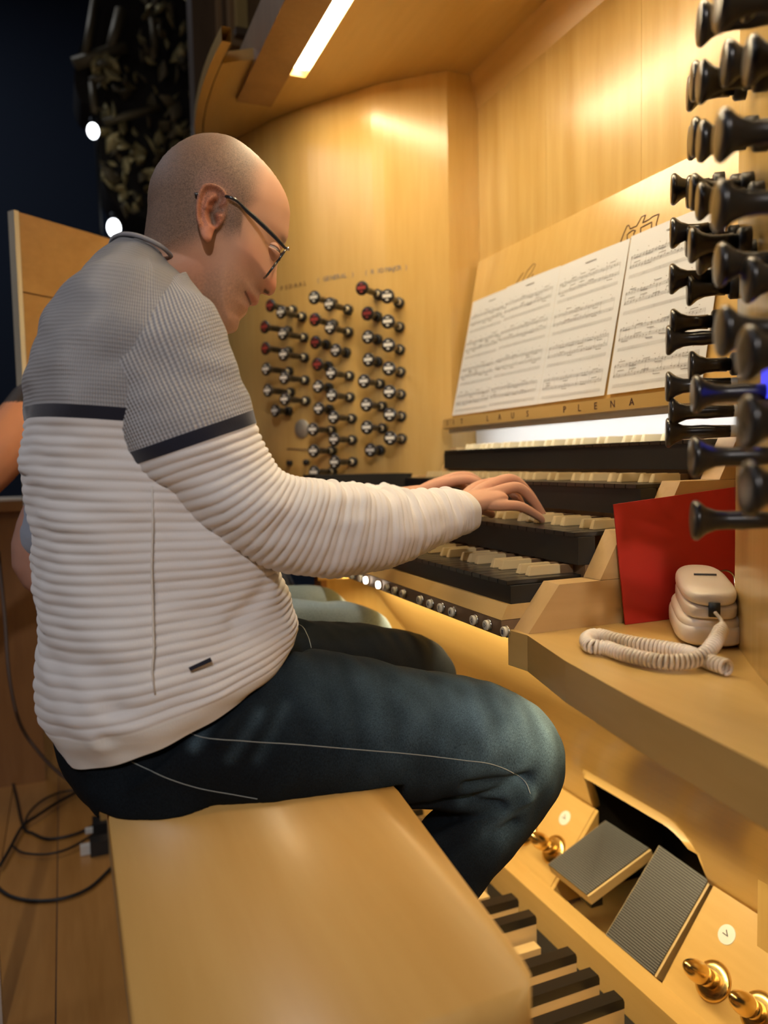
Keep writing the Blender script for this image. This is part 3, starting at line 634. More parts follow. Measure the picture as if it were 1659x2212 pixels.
# pattern: a# g# f# | d# c# | (going to larger Y = lower notes)
def pedal_sharp(y):
    bm = bm_box(.30, .812, y-.011, y+.011, -.990, -.905); bmobj('sharp_body', bm, PEDALW, pb, bevel=.001)
    pts = [(.35, y-.0115, -.906), (.812, y-.0115, -.906), (.812, y-.0115, -.895), (.809, y-.0115, -.888), (.40, y-.0115, -.886), (.36, y-.0115, -.893)]
    prism('sharp_cap', pts, (0, .023, 0), BLACK, pb, bevel=.003, seg=3)
def pedal_nat(y):
    box('natural_pedal', .10, .800, y-.0115, y+.0115, -.965, -.932, PEDALW, pb, bevel=.002)
idx = 0; ylist = []
y = y0-pitch*4
while y < 1.80:
    k = round((y-y0)/pitch); pedal_nat(y+pitch/2)
    if k % 7 in (0, 1, 2, 4, 5): pedal_sharp(y)
    y += pitch
box('heel_frame', .07, .099, .70, 2.20, -1.06, -.945, PEDALW, pb); box('toe_frame', .80, .874, .55, 1.745, -1.06, -.985, BLACKM, pb)

# ------------------------------------------------------------------ bench
bn = empty('organ_bench', (.19, 1.2, -1.06), 'honey coloured wooden organ bench with rounded edges the men sit on', 'bench')
top = [(.028, .450), (.280, .450), (.294, .4535), (.302, .462), (.306, .480), (.321, .62), (.340, .79), (.350, 1.1), (.356, 2.36), (.038, 2.36)]
bmobj('seat_board', bm_prism([(a, b, -.425) for a, b in top], (0, 0, .045)), BENCHW, bn, bevel=.011, seg=5, smooth=True)
for y_ in (.50, 2.29): box('end_panel', .055, .285, y_, y_+.03, -1.06, -.426, BENCHW, bn, bevel=.003)
box('apron', .062, .084, .532, 2.288, -.50, -.427, BENCHW, bn, bevel=.002); box('apron', .255, .277, .532, 2.288, -.50, -.427, BENCHW, bn, bevel=.002)
box('stretcher', .14, .18, .53, 2.29, -.80, -.74, BENCHW, bn, bevel=.003)
# ================================================================== PEOPLE
def col_attr(me, cols):
    a = me.color_attributes.new('Col', 'FLOAT_COLOR', 'POINT'); a.data.foreach_set('color', np.hstack([cols, np.ones((len(cols), 1))]).astype(np.float32).ravel())
def attr_mat(name, rough, sss=0, bump=0, bscale=900, coat=0, sheen=0, spec=.5):
    m = mat(name, (.5, .5, .5), rough, sss=sss, coat=coat, sheen=sheen, spec=spec); b = m.node_tree.nodes['Principled BSDF']
    a = nd(m, 'ShaderNodeAttribute', attribute_name='Col'); lk(m, a.outputs['Color'], b.inputs['Base Color'])
    if bump:
        n = nd(m, 'ShaderNodeTexNoise'); n.inputs['Scale'].default_value = bscale; tc = nd(m, 'ShaderNodeTexCoord'); lk(m, tc.outputs['Object'], n.inputs['Vector'])
        bp = nd(m, 'ShaderNodeBump'); bp.inputs['Strength'].default_value = bump; bp.inputs['Distance'].default_value = .0006; lk(m, n.outputs[0], bp.inputs['Height']); lk(m, bp.outputs[0], b.inputs['Normal'])
    return m
def grid_closed(G):                   # G: m x n x 3 rows, closed in n, capped
    m, n, _ = G.shape; V = G.reshape(-1, 3).tolist(); Fc = []
    for i in range(m-1):
        for k in range(n): j = (k+1) % n; Fc.append([i*n+k, i*n+j, (i+1)*n+j, (i+1)*n+k])
    V.append(G[0].mean(0).tolist()); V.append(G[-1].mean(0).tolist()); a = m*n
    for k in range(n): j = (k+1) % n; Fc.append([a, j, k]); Fc.append([a+1, (m-1)*n+k, (m-1)*n+j])
    return V, Fc
def loft(S, rows, n=48, ex=2.0):      # S: list of (C, A, B)
    S = np.array([np.concatenate(s) for s in S], float); P = crom(S, rows); th = np.linspace(0, 2*pi, n, endpoint=False)
    c = np.sign(np.cos(th))*np.abs(np.cos(th))**(2/ex); s = np.sign(np.sin(th))*np.abs(np.sin(th))**(2/ex)
    return P[:, None, 0:3]+P[:, None, 3:6]*c[None, :, None]+P[:, None, 6:9]*s[None, :, None]
def capsules(P, R, n=14, k=6):        # finger chain as a tapered tube with round ends
    P = np.array(P, float); m = max(8, (len(P)-1)*k+1); C = crom(P, m); RR = crom(np.array(R, float)[:, None], m)[:, 0]
    T0 = C[0]-C[1]; T0 /= np.linalg.norm(T0); T1 = C[-1]-C[-2]; T1 /= np.linalg.norm(T1)
    pre = [(C[0]+T0*RR[0]*sin(a), RR[0]*cos(a)) for a in (1.35, .9, .45)]; post = [(C[-1]+T1*RR[-1]*sin(a), RR[-1]*cos(a)) for a in (.45, .9, 1.35)]
    PP = [p[0] for p in pre]+list(C)+[p[0] for p in post]; RR = [p[1] for p in pre]+list(RR)+[p[1] for p in post]
    return tubemesh(PP, RR, n)
def union(name, parts, voxel, smooth_it, m, parent, loc=None):
    V = []; Fc = []
    for v, f in parts:
        k = len(V); V += [tuple(map(float, p)) for p in v]; Fc += [[i+k for i in q] for q in f]
    me = bpy.data.meshes.new(name); me.from_pydata(V, [], Fc); me.update(); o = bpy.data.objects.new(name, me); COL.objects.link(o)
    r = o.modifiers.new('r', 'REMESH'); r.mode = 'VOXEL'; r.voxel_size = voxel; r.use_smooth_shade = True
    s = o.modifiers.new('s', 'SMOOTH'); s.iterations = smooth_it; s.factor = .5
    dg = bpy.context.evaluated_depsgraph_get(); me2 = bpy.data.meshes.new_from_object(o.evaluated_get(dg)); bpy.data.objects.remove(o); bpy.data.meshes.remove(me)
    co = np.empty(len(me2.vertices)*3); me2.vertices.foreach_get('co', co); co = co.reshape(-1, 3)
    org = Vector((float(co[:, 0].mean()), float(co[:, 1].mean()), float(co[:, 2].min()))) if loc is None else Vector(loc)
    me2.name = name; me2.materials.clear(); me2.materials.append(m)
    me2.polygons.foreach_set('use_smooth', [True]*len(me2.polygons)); me2.transform(Matrix.Translation(-org))
    ob = link(name, me2, org, parent); return ob, co
def sm01(x, a, b): t = np.clip((x-a)/(b-a), 0, 1); return t*t*(3-2*t)
def vnoise(P, s, seed=0): return np.array([noise.noise(Vector((float(p[0])*s+seed, float(p[1])*s, float(p[2])*s))) for p in P])

man = empty('person', (.15, 1.0, -.38), 'man in glasses and a cream and grey ribbed sweater, playing the keyboards', 'person')
# ---- head frame: plane through the middle of the head, square to the (level) line of sight
HC_ = ray(470, 480)*.965; hn = HC_.copy(); hn[2] = 0; hn /= np.linalg.norm(hn); e1 = np.array([hn[1], -hn[0], 0]); e2 = np.array([0, 0, 1.])
def Hp(cx, cy, lat=0.0):              # crop px (x4.1475 from 280,260) and distance towards the viewer -> world
    r = ray(280+cx/4.1475, 260+cy/4.1475); t = (np.dot(HC_, hn)-lat)/np.dot(r, hn); return r*t
Hx = Hp(900, 1000)-Hp(800, 1000); Hy = Hp(800, 1100)-Hp(800, 1000); Ho = Hp(800, 1000)
def loc2w(cx, cy, lat):               # head-local (mid-plane crop px, lateral) -> world
    return Ho+Hx*(cx-800)/100+Hy*(cy-1000)/100-hn*lat
def F2(cx, cy, lat):                  # seen crop px at lateral -> mid-plane crop px
    p = Hp(cx, cy, lat)+hn*lat-Ho; M2 = np.array([[Hx @ e1, Hy @ e1], [Hx[2], Hy[2]]])/100; a = np.linalg.solve(M2, [p @ e1, p[2]]); return a[0]+800, a[1]+1000
CT = [(110, 1220), (140, 1090), (160, 960), (178, 820), (180, 700), (198, 590), (240, 480), (310, 370), (385, 290), (470, 225), (550, 180), (630, 155), (710, 145), (800, 148), (900, 170), (990, 215), (1080, 280), (1175, 365), (1262, 458), (1335, 555), (1395, 655), (1430, 745), (1445, 830), (1441, 900), (1434, 980), (1425, 1050), (1402, 1105), (1372, 1150), (1352, 1190), (1345, 1225), (1338, 1270), (1328, 1320), (1322, 1380), (1322, 1430), (1322, 1480), (1314, 1530), (1290, 1562), (1262, 1572), (1228, 1560), (1196, 1548), (1172, 1556), (1166, 1580), (1166, 1606), (1163, 1630), (1150, 1650), (1125, 1657), (1085, 1662), (1066, 1672), (1062, 1700), (1050, 1732), (1015, 1768), (988, 1795), (982, 1830), (972, 1868), (944, 1898), (900, 1914), (850, 1912), (790, 1880), (720, 1820), (630, 1740), (540, 1650), (430, 1560), (320, 1480), (210, 1400), (130, 1310)]
def head_mesh():
    c0 = np.array([780., 1060.]); P = np.array(CT+[CT[0]], float); P = crom(P, 900)[:-1]
    ang = np.unwrap(np.arctan2(P[:, 1]-c0[1], P[:, 0]-c0[0])); ra = np.hypot(P[:, 0]-c0[0], P[:, 1]-c0[1])
    n = 460; th = np.linspace(ang[0], ang[0]+2*pi, n, endpoint=False); o = np.argsort(ang); R = np.interp(th, ang[o], ra[o], period=2*pi)
    # smooth slightly
    rs = np.sin(np.linspace(0, 1, 74)[1:]*pi/2); G = c0+np.stack([np.cos(th), np.sin(th)], 1)[None]*R[None, :, None]*rs[:, None, None]
    B = c0+np.stack([np.cos(th), np.sin(th)], 1)*R[:, None]
    Q = G.reshape(-1, 2)
    # distance to boundary
    D = np.full(len(Q), 1e9)
    for k in range(0, n, 2): D = np.minimum(D, np.hypot(Q[:, 0]-B[k, 0], Q[:, 1]-B[k, 1]))
    K = .0001394
    def g(cx, cy, sx, sy=None, rot=0):
        sy = sy or sx; dx = Q[:, 0]-cx; dy = Q[:, 1]-cy; cr, sr = cos(radians(rot)), sin(radians(rot)); a = dx*cr+dy*sr; b = -dx*sr+dy*cr
        return np.exp(-(a/sx)**2-(b/sy)**2)
    def el(cx, cy, sx, sy, rot, h):
        dx = Q[:, 0]-cx; dy = Q[:, 1]-cy; cr, sr = cos(radians(rot)), sin(radians(rot)); a = (dx*cr+dy*sr)/sx; b = (-dx*sr+dy*cr)/sy
        return h*np.sqrt(np.clip(1-(a*a+b*b), 0, 1)+1e-9)
    E = (el(740, 780, 720, 690, 0, .076)**6+el(1010, 1180, 440, 640, 12, .064)**6+el(880, 1560, 330, 420, 20, .055)**6+el(500, 1250, 480, 420, 30, .058)**6)**(1/6)
    E = np.maximum(E, .0)
    E = (E**3+(.0125+.0035*g(1240, 1480, 110))**3)**(1/3)
    fx = lambda x, y, l: F2(x, y, l)
    ex_, ey_ = fx(1262, 1140, .040); E -= .014*g(ex_+34, ey_+12, 100, 66, 50)           # eye socket
    E += .004*g(*fx(1395, 1050, .02), 55, 40)                                       # brow
    E += .0050*g(*fx(1080, 1215, .055), 150, 120, 30)                                # cheekbone
    nx, ny = fx(1200, 1462, .015); E += .0085*g(nx, ny, 48, 60, -20)                # nostril wing
    E -= .0045*g(*fx(1115, 1450, .02), 24, 100, -30)                                 # fold beside the nose
    E -= .0100*g(*fx(1222, 1530, .014), 22, 14, 25)                                 # nostril
    E += .0085*g(*fx(1115, 1600, .016), 62, 30, 42)-.0110*g(*fx(1065, 1622, .02), 70, 9, 52)+.0075*g(*fx(1050, 1680, .016), 46, 28, 62)  # lips
    E -= .0035*g(*fx(1022, 1560, .025), 26)-.002*g(*fx(960, 1500, .035), 70)         # mouth corner
    E -= .0030*g(*fx(1030, 1790, .02), 60, 24, 40); E += .003*g(*fx(920, 1830, .02), 80)   # chin
    E -= .0040*g(*fx(1150, 880, .06), 130, 150)                                      # temple
    E += .0025*g(*fx(640, 1500, .05), 260, 50, 35)                                   # jaw line
    E = np.maximum(E, .004)
    Dm = D*K; k = np.clip(Dm/(E*.92), 0, 1); W = E*np.sqrt(np.clip(1-(1-k)**2, 0, 1))
    W = W.reshape(G.shape[:2]); W[-1] = 0
    V = []; m = len(rs)
    pts = lambda s: [loc2w(G[i, j, 0], G[i, j, 1], s*W[i, j]) for i in range(m) for j in range(n)]
    V = pts(1)+[loc2w(*c0, W[0].mean())]; a0 = m*n; V += pts(-1)+[loc2w(*c0, -W[0].mean())]; off = a0+1; Fc = []
    for sgn, o_ in ((1, 0), (-1, off)):
        for j in range(n):
            jj = (j+1) % n; f = [o_+a0, o_+j, o_+jj]; Fc.append(f if sgn > 0 else f[::-1])
            for i in range(m-1): f = [o_+i*n+j, o_+(i+1)*n+j, o_+(i+1)*n+jj, o_+i*n+jj]; Fc.append(f if sgn > 0 else f[::-1])
    for j in range(n): jj = (j+1) % n; Fc.append([(m-1)*n+j, off+(m-1)*n+j, off+(m-1)*n+jj, (m-1)*n+jj])
    def Wat(cx, cy):
        i = int(np.argmin((Q[:, 0]-cx)**2+(Q[:, 1]-cy)**2)); return float(W.ravel()[i])
    return V, Fc, Wat
HV, HF, Wat = head_mesh()
def ear_mesh(side=1):
    E_ = [(872, 690), (862, 640), (828, 600), (780, 575), (725, 566), (675, 580), (638, 615), (612, 680), (598, 760), (592, 840), (600, 910), (620, 970), (640, 1035), (668, 1078), (702, 1090), (730, 1072), (745, 1020), (768, 965), (800, 940), (835, 900), (858, 840), (872, 770)]
    lat0 = .072; O = np.array([F2(x, y, lat0+.010) for x, y in E_]); c0 = np.array(F2(745, 830, lat0+.01)); P = crom(np.vstack([O, O[:1]]), 161)[:-1]; n = 160
    rs = np.linspace(0, 1, 34)[1:]; G = c0+(P-c0)[None]*rs[:, None, None]; Q = G.reshape(-1, 2)
    def seg(pts, w):
        L = crom([F2(x, y, lat0+.01) for x, y in pts], 40); d = np.full(len(Q), 1e9)
        for p in L: d = np.minimum(d, np.hypot(Q[:, 0]-p[0], Q[:, 1]-p[1]))
        return np.exp(-(d/w)**2)
    fr = F2(872, 750, lat0+.01)[0]; bk = F2(592, 850, lat0+.01)[0]
    t = np.clip((fr-Q[:, 0])/(fr-bk), 0, 1)
    h = .0035+.0150*t
    h += .0040*seg([(868, 720), (850, 640), (790, 592), (720, 585), (660, 612), (628, 690), (612, 780), (610, 870), (626, 950)], 21)
    h -= .0028*seg([(800, 640), (740, 625), (690, 650), (660, 720), (648, 800), (645, 880)], 20)
    h += .0040*seg([(770, 690), (715, 720), (680, 790), (680, 860), (705, 930), (735, 955)], 24)
    h -= .0110*seg([(775, 770), (735, 800), (735, 860), (755, 900)], 40)
    h -= .0050*seg([(800, 690), (780, 720)], 26)
    h += .0040*seg([(690, 790), (770, 775), (830, 740)], 14)
    h += .0045*seg([(800, 860), (795, 910)], 22)
    h += .0035*seg([(695, 1000), (695, 1045)], 42)
    m = len(rs); V = []; hh = h.reshape(m, n).copy(); hh[-1] -= .0016
    for s, f in ((0, 1), (1, 0)):
        for i in range(m):
            for j in range(n):
                z = lat0+hh[i, j] if f else lat0+min(hh[i, j]-.0045, .0150*t.reshape(m, n)[i, j]-.001)
                if not f and t.reshape(m, n)[i, j] < .35: z = lat0-.016
                V.append(loc2w(G[i, j, 0], G[i, j, 1], z*side))
        V.append(loc2w(*c0, (lat0+hh[0].mean()-(0 if f else .006))*side))
    Fc = []; a0 = m*n; off = a0+1
    for o_ in (0, off):
        for j in range(n):
            jj = (j+1) % n; Fc.append([o_+a0, o_+j, o_+jj])
            for i in range(m-1): Fc.append([o_+i*n+j, o_+(i+1)*n+j, o_+(i+1)*n+jj, o_+i*n+jj])
    for j in range(n): jj = (j+1) % n; Fc.append([(m-1)*n+j, off+(m-1)*n+j, off+(m-1)*n+jj, (m-1)*n+jj])
    return V, Fc
def pair(a, b, Y, by, bx=0, bz=0):
    A = onY(*a, Y); B = onY(*b, Y); return ((A+B)/2, (A-B)/2, np.array([bx, by, bz]))
def hand(dx=0, dy=0, dz=0, mirror=False):
    # right hand over the second keyboard; finger joints from wrist to tip
    J = {'little': [(.597, .999, -.070), (.638, 1.003, -.073), (.664, 1.010, -.082), (.690, 1.019, -.0945)],
         'ring':   [(.606, 1.022, -.053), (.655, 1.030, -.046), (.686, 1.036, -.066), (.708, 1.042, -.089)],
         'middle': [(.606, 1.045, -.046), (.660, 1.056, -.034), (.698, 1.064, -.058), (.722, 1.070, -.086)],
         'index':  [(.604, 1.068, -.046), (.654, 1.080, -.040), (.688, 1.088, -.062), (.708, 1.093, -.088)],
         'thumb':  [(.560, 1.056, -.068), (.592, 1.090, -.074), (.628, 1.112, -.080), (.658, 1.120, -.090)]}
    R = {'little': (.0088, .0080, .0072, .0062), 'ring': (.0096, .0088, .0080, .0068), 'middle': (.0100, .0092, .0083, .0070), 'index': (.0100, .0090, .0082, .0070), 'thumb': (.0135, .0115, .0098, .0080)}
    parts = []
    f = (lambda p: np.array([p[0]+dx, (2*1.03-p[1] if mirror else p[1])+dy, p[2]+dz]))
    for k, P in J.items():
        Q = P if k == 'thumb' else [(.566, (P[0][1]-1.03)*.55+1.028, -.064)]+P
        parts.append(capsules([f(p) for p in Q], (R[k] if k == 'thumb' else (.0100,)+R[k]), 16, 8))
        parts.append(capsules([f(P[-1]), f((P[-1][0]+.004, P[-1][1]+.001, P[-1][2]-.004))], (R[k][-1], R[k][-1]*.85), 12, 4))
    palm = [((.505, 1.012, -.074), .022, .030), ((.540, 1.018, -.071), .0195, .030), ((.565, 1.026, -.067), .0175, .036), ((.590, 1.034, -.064), .0165, .041), ((.612, 1.038, -.060), .0125, .039), ((.625, 1.040, -.060), .007, .034)]
    S = [(f(c), np.array([.1*a, 0, a]), np.array([0, b, 0])) for c, a, b in palm]
    parts.append(grid_closed(loft(S, 26, 36, 2.3)))
    return parts, {k: [f(p) for p in P] for k, P in J.items()}
RHP, RHJ = hand()
LHP, LHJ = hand(.018, .235, .003, True)
neck = [(ray(500, 520)*.975, np.array([.060, 0, .035]), np.array([.0, .058, 0])), (ray(440, 575)*.972, np.array([.062, 0, -.01]), np.array([0, .062, 0])), (ray(375, 615)*.97, np.array([.062, 0, -.035]), np.array([0, .066, 0])), (ray(300, 665)*.97, np.array([.05, 0, -.045]), np.array([0, .060, 0])), (ray(275, 780)*.97, np.array([.07, 0, -.02]), np.array([0, .10, 0]))]
core = [pair((420, 800), (150, 770), 1.0, .12), pair((480, 1000), (110, 1000), 1.0, .13), pair((520, 1230), (140, 1300), 1.0, .125), pair((500, 1370), (190, 1500), 1.0, .12), pair((430, 1460), (230, 1600), 1.0, .11)]
SN = [((400, 600), (215, 700), .95, .085), ((452, 665), (175, 800), .905, .088), ((492, 750), (205, 880), .882, .082), ((523, 830), (242, 940), .868, .076), ((546, 906), (280, 995), .862, .073), ((574, 965), (345, 1060), .860, .069), ((602, 1012), (430, 1142), .858, .064), ((640, 1030), (520, 1208), .860, .060), ((690, 1034), (610, 1238), .866, .058), ((745, 1046), (700, 1247), .875, .056), ((805, 1060), (790, 1240), .890, .053), ((862, 1062), (870, 1215), .915, .049), ((918, 1058), (934, 1182), .950, .044), ((968, 1056), (992, 1158), .980, .040), ((998, 1060), (1021, 1143), .998, .037)]
PN = [pair(a, b, Y, by) for a, b, Y, by in SN]
def mir(S):
    out = []
    for i, (C, A, B) in enumerate(S):
        f = i/(len(S)-1); C2 = C.copy(); C2[1] = 2*1.0-C[1]+.255*f*f; C2[0] += .02*f; out.append((C2, A*.97, B))
    return out
def limb(P, R): return capsules(P, R, 18, 8)
NA = [PN[i][0] for i in (1, 3, 5, 7, 9, 11, 13)]; MP = mir(PN); FA = [MP[i][0] for i in (1, 3, 5, 7, 9, 11, 13)]
NA[-1] = NA[-1]+np.array([.012, .012, 0]); FA[-1] = FA[-1]+np.array([.012, 0, 0])
parts = [(HV, HF), ear_mesh(1), ear_mesh(-1), grid_closed(loft(neck, 30, 40)), grid_closed(loft(core, 24, 40)), limb(NA, (.040, .040, .038, .036, .036, .032, .026)), limb(FA, (.040, .040, .038, .036, .036, .032, .026))]+RHP+LHP
parts.append(limb([(.08, .93, -.305), (.30, .90, -.322), (.515, .868, -.372), (.46, .875, -.55), (.37, .885, -.82), (.44, .89, -.86)], (.045, .042, .038, .034, .026, .022)))
parts.append(limb([(.08, 1.08, -.305), (.30, 1.12, -.315), (.515, 1.17, -.36), (.46, 1.165, -.55), (.37, 1.155, -.82), (.44, 1.155, -.86)], (.045, .042, .038, .034, .026, .022)))
SKIN = attr_mat('skin', .58, sss=.10, bump=.22, bscale=900, spec=.28)
_b = SKIN.node_tree.nodes['Principled BSDF']; _c = [n for n in SKIN.node_tree.nodes if n.type == 'ATTRIBUTE'][0]; _h = nd(SKIN, 'ShaderNodeAttribute', attribute_name='hair')
_n = nd(SKIN, 'ShaderNodeTexNoise'); _n.inputs['Scale'].default_value = 1500; _n.inputs['Detail'].default_value = 2; _t = nd(SKIN, 'ShaderNodeTexCoord'); lk(SKIN, _t.outputs['Object'], _n.inputs['Vector'])
_r = nd(SKIN, 'ShaderNodeMapRange'); _r.inputs[1].default_value = .42; _r.inputs[2].default_value = .60; _r.inputs[3].default_value = 0; _r.inputs[4].default_value = .9; lk(SKIN, _n.outputs[0], _r.inputs[0])
_m = nd(SKIN, 'ShaderNodeMath', operation='MULTIPLY'); lk(SKIN, _h.outputs['Fac'], _m.inputs[0]); lk(SKIN, _r.outputs[0], _m.inputs[1])
_x = nd(SKIN, 'ShaderNodeMix', data_type='RGBA'); lk(SKIN, _m.outputs[0], _x.inputs[0]); lk(SKIN, _c.outputs['Color'], _x.inputs[6]); _x.inputs[7].default_value = (.055, .038, .026, 1); lk(SKIN, _x.outputs[2], _b.inputs['Base Color'])
body, co = union('body', parts, .0016, 3, SKIN, man)
# colours
rel = co-Ho; M2 = np.array([[Hx @ e1, Hy @ e1], [Hx[2], Hy[2]]])/100; Mi = np.linalg.inv(M2)
ab = (Mi @ np.stack([rel @ e1, rel[:, 2]])); hx = ab[0]+800; hy = ab[1]+1000; lat = -(rel @ hn)
skin = np.tile(np.array([.58, .33, .21]), (len(co), 1))
nz = np.array([noise.noise(Vector(p)*60) for p in co[::1]]) if len(co) < 600000 else np.zeros(len(co))
def gg(c, sx, sy=None): sy = sy or sx; return np.exp(-((hx-c[0])/sx)**2-((hy-c[1])/sy)**2)
ishead = (co[:, 2] > .10) & (np.abs(lat) < .12) & (hy < 2100)
# hairline: polyline in mid-plane px
HL = np.array([(20, 1330), (200, 1350), (420, 1300), (560, 1250), (640, 1180), (720, 1120), (905, 1230), (985, 1190), (1015, 1080), (1060, 1000), (1130, 900), (1165, 800), (1150, 700), (1140, 600), (1150, 500), (1180, 400), (1230, 330)], float)
side = np.full(len(co), 1e9); xs = hx; yb = np.interp(hx, [20, 200, 420, 560, 640, 720, 800, 905, 985, 1010, 1060, 1110, 1180, 1300], [1340, 1330, 1300, 1270, 1230, 1160, 1190, 1225, 1190, 1040, 960, 900, 800, 600])
nz2_ = np.array([noise.noise(Vector(p)*420) for p in co]); hd_ = np.minimum(yb-hy, 1.0*(1175-hx)+.12*(600-hy)); hm = sm01(hd_+nz*70, -60, 170)*ishead*(hy < 1400)
hm *= .86+.22*nz+.12*nz2_
hm = np.clip(hm, 0, 1)[:, None]
skin = skin*(1-.70*hm)+np.array([.115, .088, .068])*.70*hm
beard = (gg((900, 1640), 260, 200)+gg((640, 1560), 260, 120)+.6*gg((1130, 1560), 60, 40)) * ishead; beard = np.clip(beard*(.20+.15*nz+.25*nz2_), 0, .35)[:, None]
skin = skin*(1-beard)+np.array([.26, .17, .12])*beard
red = np.clip(.55*gg(F2(1270, 1480, .01), 90)+.28*gg(F2(1090, 1230, .05), 140)+.3*gg((560, 1400), 220, 160), 0, 1)*ishead
cz = np.clip(np.exp(-((hx-F2(748, 800, .075)[0])/38)**2-((hy-F2(748, 840, .075)[1])/75)**2), 0, 1)*ishead*(lat > .06); skin = skin*(1-.45*cz[:, None])  # ear bowl: shade painted into the skin colour
ear_ = sm01(lat, .072, .080)*gg(F2(735, 820, .08), 240, 330); red = np.clip(red+.8*ear_, 0, 1)[:, None]
skin = skin*(1-red)+np.array([.62, .22, .13])*red
def segc0(a, b, w_, l_):
    a = np.array(F2(*a, l_)); b = np.array(F2(*b, l_)); d = b-a; t = np.clip(((hx-a[0])*d[0]+(hy-a[1])*d[1])/(d @ d), 0, 1); return np.exp(-(np.hypot(hx-a[0]-t*d[0], hy-a[1]-t*d[1])/w_)**2)
lips = np.clip(segc0((1058, 1578), (1140, 1635), 22, .016)*1.1+segc0((1050, 1655), (1060, 1690), 16, .014)*.6, 0, 1)*ishead*(hy < 2000); lips = lips[:, None]
skin = skin*(1-.7*lips)+np.array([.48, .15, .10])*.7*lips
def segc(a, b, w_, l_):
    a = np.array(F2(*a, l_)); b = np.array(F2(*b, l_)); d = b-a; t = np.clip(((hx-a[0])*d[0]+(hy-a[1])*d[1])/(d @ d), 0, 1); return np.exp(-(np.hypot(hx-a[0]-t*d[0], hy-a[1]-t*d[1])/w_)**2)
dk = np.clip(.9*segc((1032, 1562), (1100, 1648), 9, .018)+1.0*segc((1212, 1525), (1240, 1540), 13, .012)+.35*segc((1215, 1105), (1300, 1120), 9, .036), 0, .92)*ishead*(hy < 2100)*(lat > 0); dk = dk[:, None]  # mouth gap and nostril: shade painted into the skin, plus the lid line
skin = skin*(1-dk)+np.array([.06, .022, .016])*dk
brow = np.clip(1.2*gg(F2(1385, 1060, .02), 40, 26), 0, 1)*ishead; brow = (brow*sm01(lat, .004, .010))[:, None]; skin = skin*(1-.6*brow)+np.array([.12, .075, .05])*.6*brow
hands = sm01(co[:, 0], .54, .62)*(co[:, 2] < -.01)*(co[:, 2] > -.2); skin = skin*(1-.25*hands[:, None])+np.array([.60, .25, .15])*.25*hands[:, None]
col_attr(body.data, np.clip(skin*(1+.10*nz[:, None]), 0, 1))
ha = body.data.attributes.new('hair', 'FLOAT', 'POINT'); ha.data.foreach_set('value', np.clip(hm[:, 0]+.5*beard[:, 0], 0, 1).astype(np.float32))
# eyes
ewm = mat('eye_white', (.42, .34, .29), .25, coat=.3); irm = mat('iris', (.018, .012, .010), .1, coat=.6)
LIDM = mat('eyelid', (.50, .26, .17), .5)
for s in (1, -1):
    c = Hp(1262, 1146, .034); c = c if s > 0 else c+hn*.068
    lz = Wat(*F2(1262, 1146, .034)); k = c-hn*s*(lz-.034-.0080)      # ball just under the lid surface
    bm = bmesh.new(); bmesh.ops.create_uvsphere(bm, u_segments=32, v_segments=20, radius=.0118); bmesh.ops.translate(bm, verts=bm.verts[:], vec=Vector(k)); eb = bmobj('eyeball', bm, ewm, man, smooth=True)
    look = Vector(Hx/np.linalg.norm(Hx)*.60+Hy/np.linalg.norm(Hy)*.55-hn*s*.55).normalized()
    axis_lathe('iris', [(.0090, .0062), (.0110, .0058), (.0121, .0035), (.0124, 0)], k, look, irm, eb, 20)
    # eyelids: bands over the ball
    for nm, r0, tilt in (('upper_eyelid', .0129, 1), ('lower_eyelid', .0126, -1)):
        ax = Vector(hn)*0+Vector(Hx/np.linalg.norm(Hx)*.55-hn*s*.8).normalized()   # outward direction of the opening
        upv = Vector(-Hy/np.linalg.norm(Hy)*.8+Hx/np.linalg.norm(Hx)*.35).normalized(); upv = (upv-ax*upv.dot(ax)).normalized(); sd = ax.cross(upv)
        Vl = []; Fl = []; na, nb = 14, 8
        for a in range(na+1):
            th = -1.25+2.5*a/na
            for b in range(nb+1):
                lo = .20 if tilt > 0 else .12; ph0 = lo*cos(th*1.15) if tilt > 0 else .03+lo*cos(th*1.15); phi = ph0+(1.25-ph0)*b/nb
                d = ax*cos(th)*cos(phi)+sd*sin(th)*cos(phi)+upv*tilt*sin(phi); Vl.append(Vector(k)+d*r0)
        for a in range(na):
            for b in range(nb): q_ = a*(nb+1)+b; Fl.append([q_, q_+1, q_+nb+2, q_+nb+1])
        lo_ = mesh(nm, [tuple(v) for v in Vl], Fl, LIDM, eb, smooth=True); sd_ = lo_.modifiers.new('s', 'SOLIDIFY'); sd_.thickness = .0009
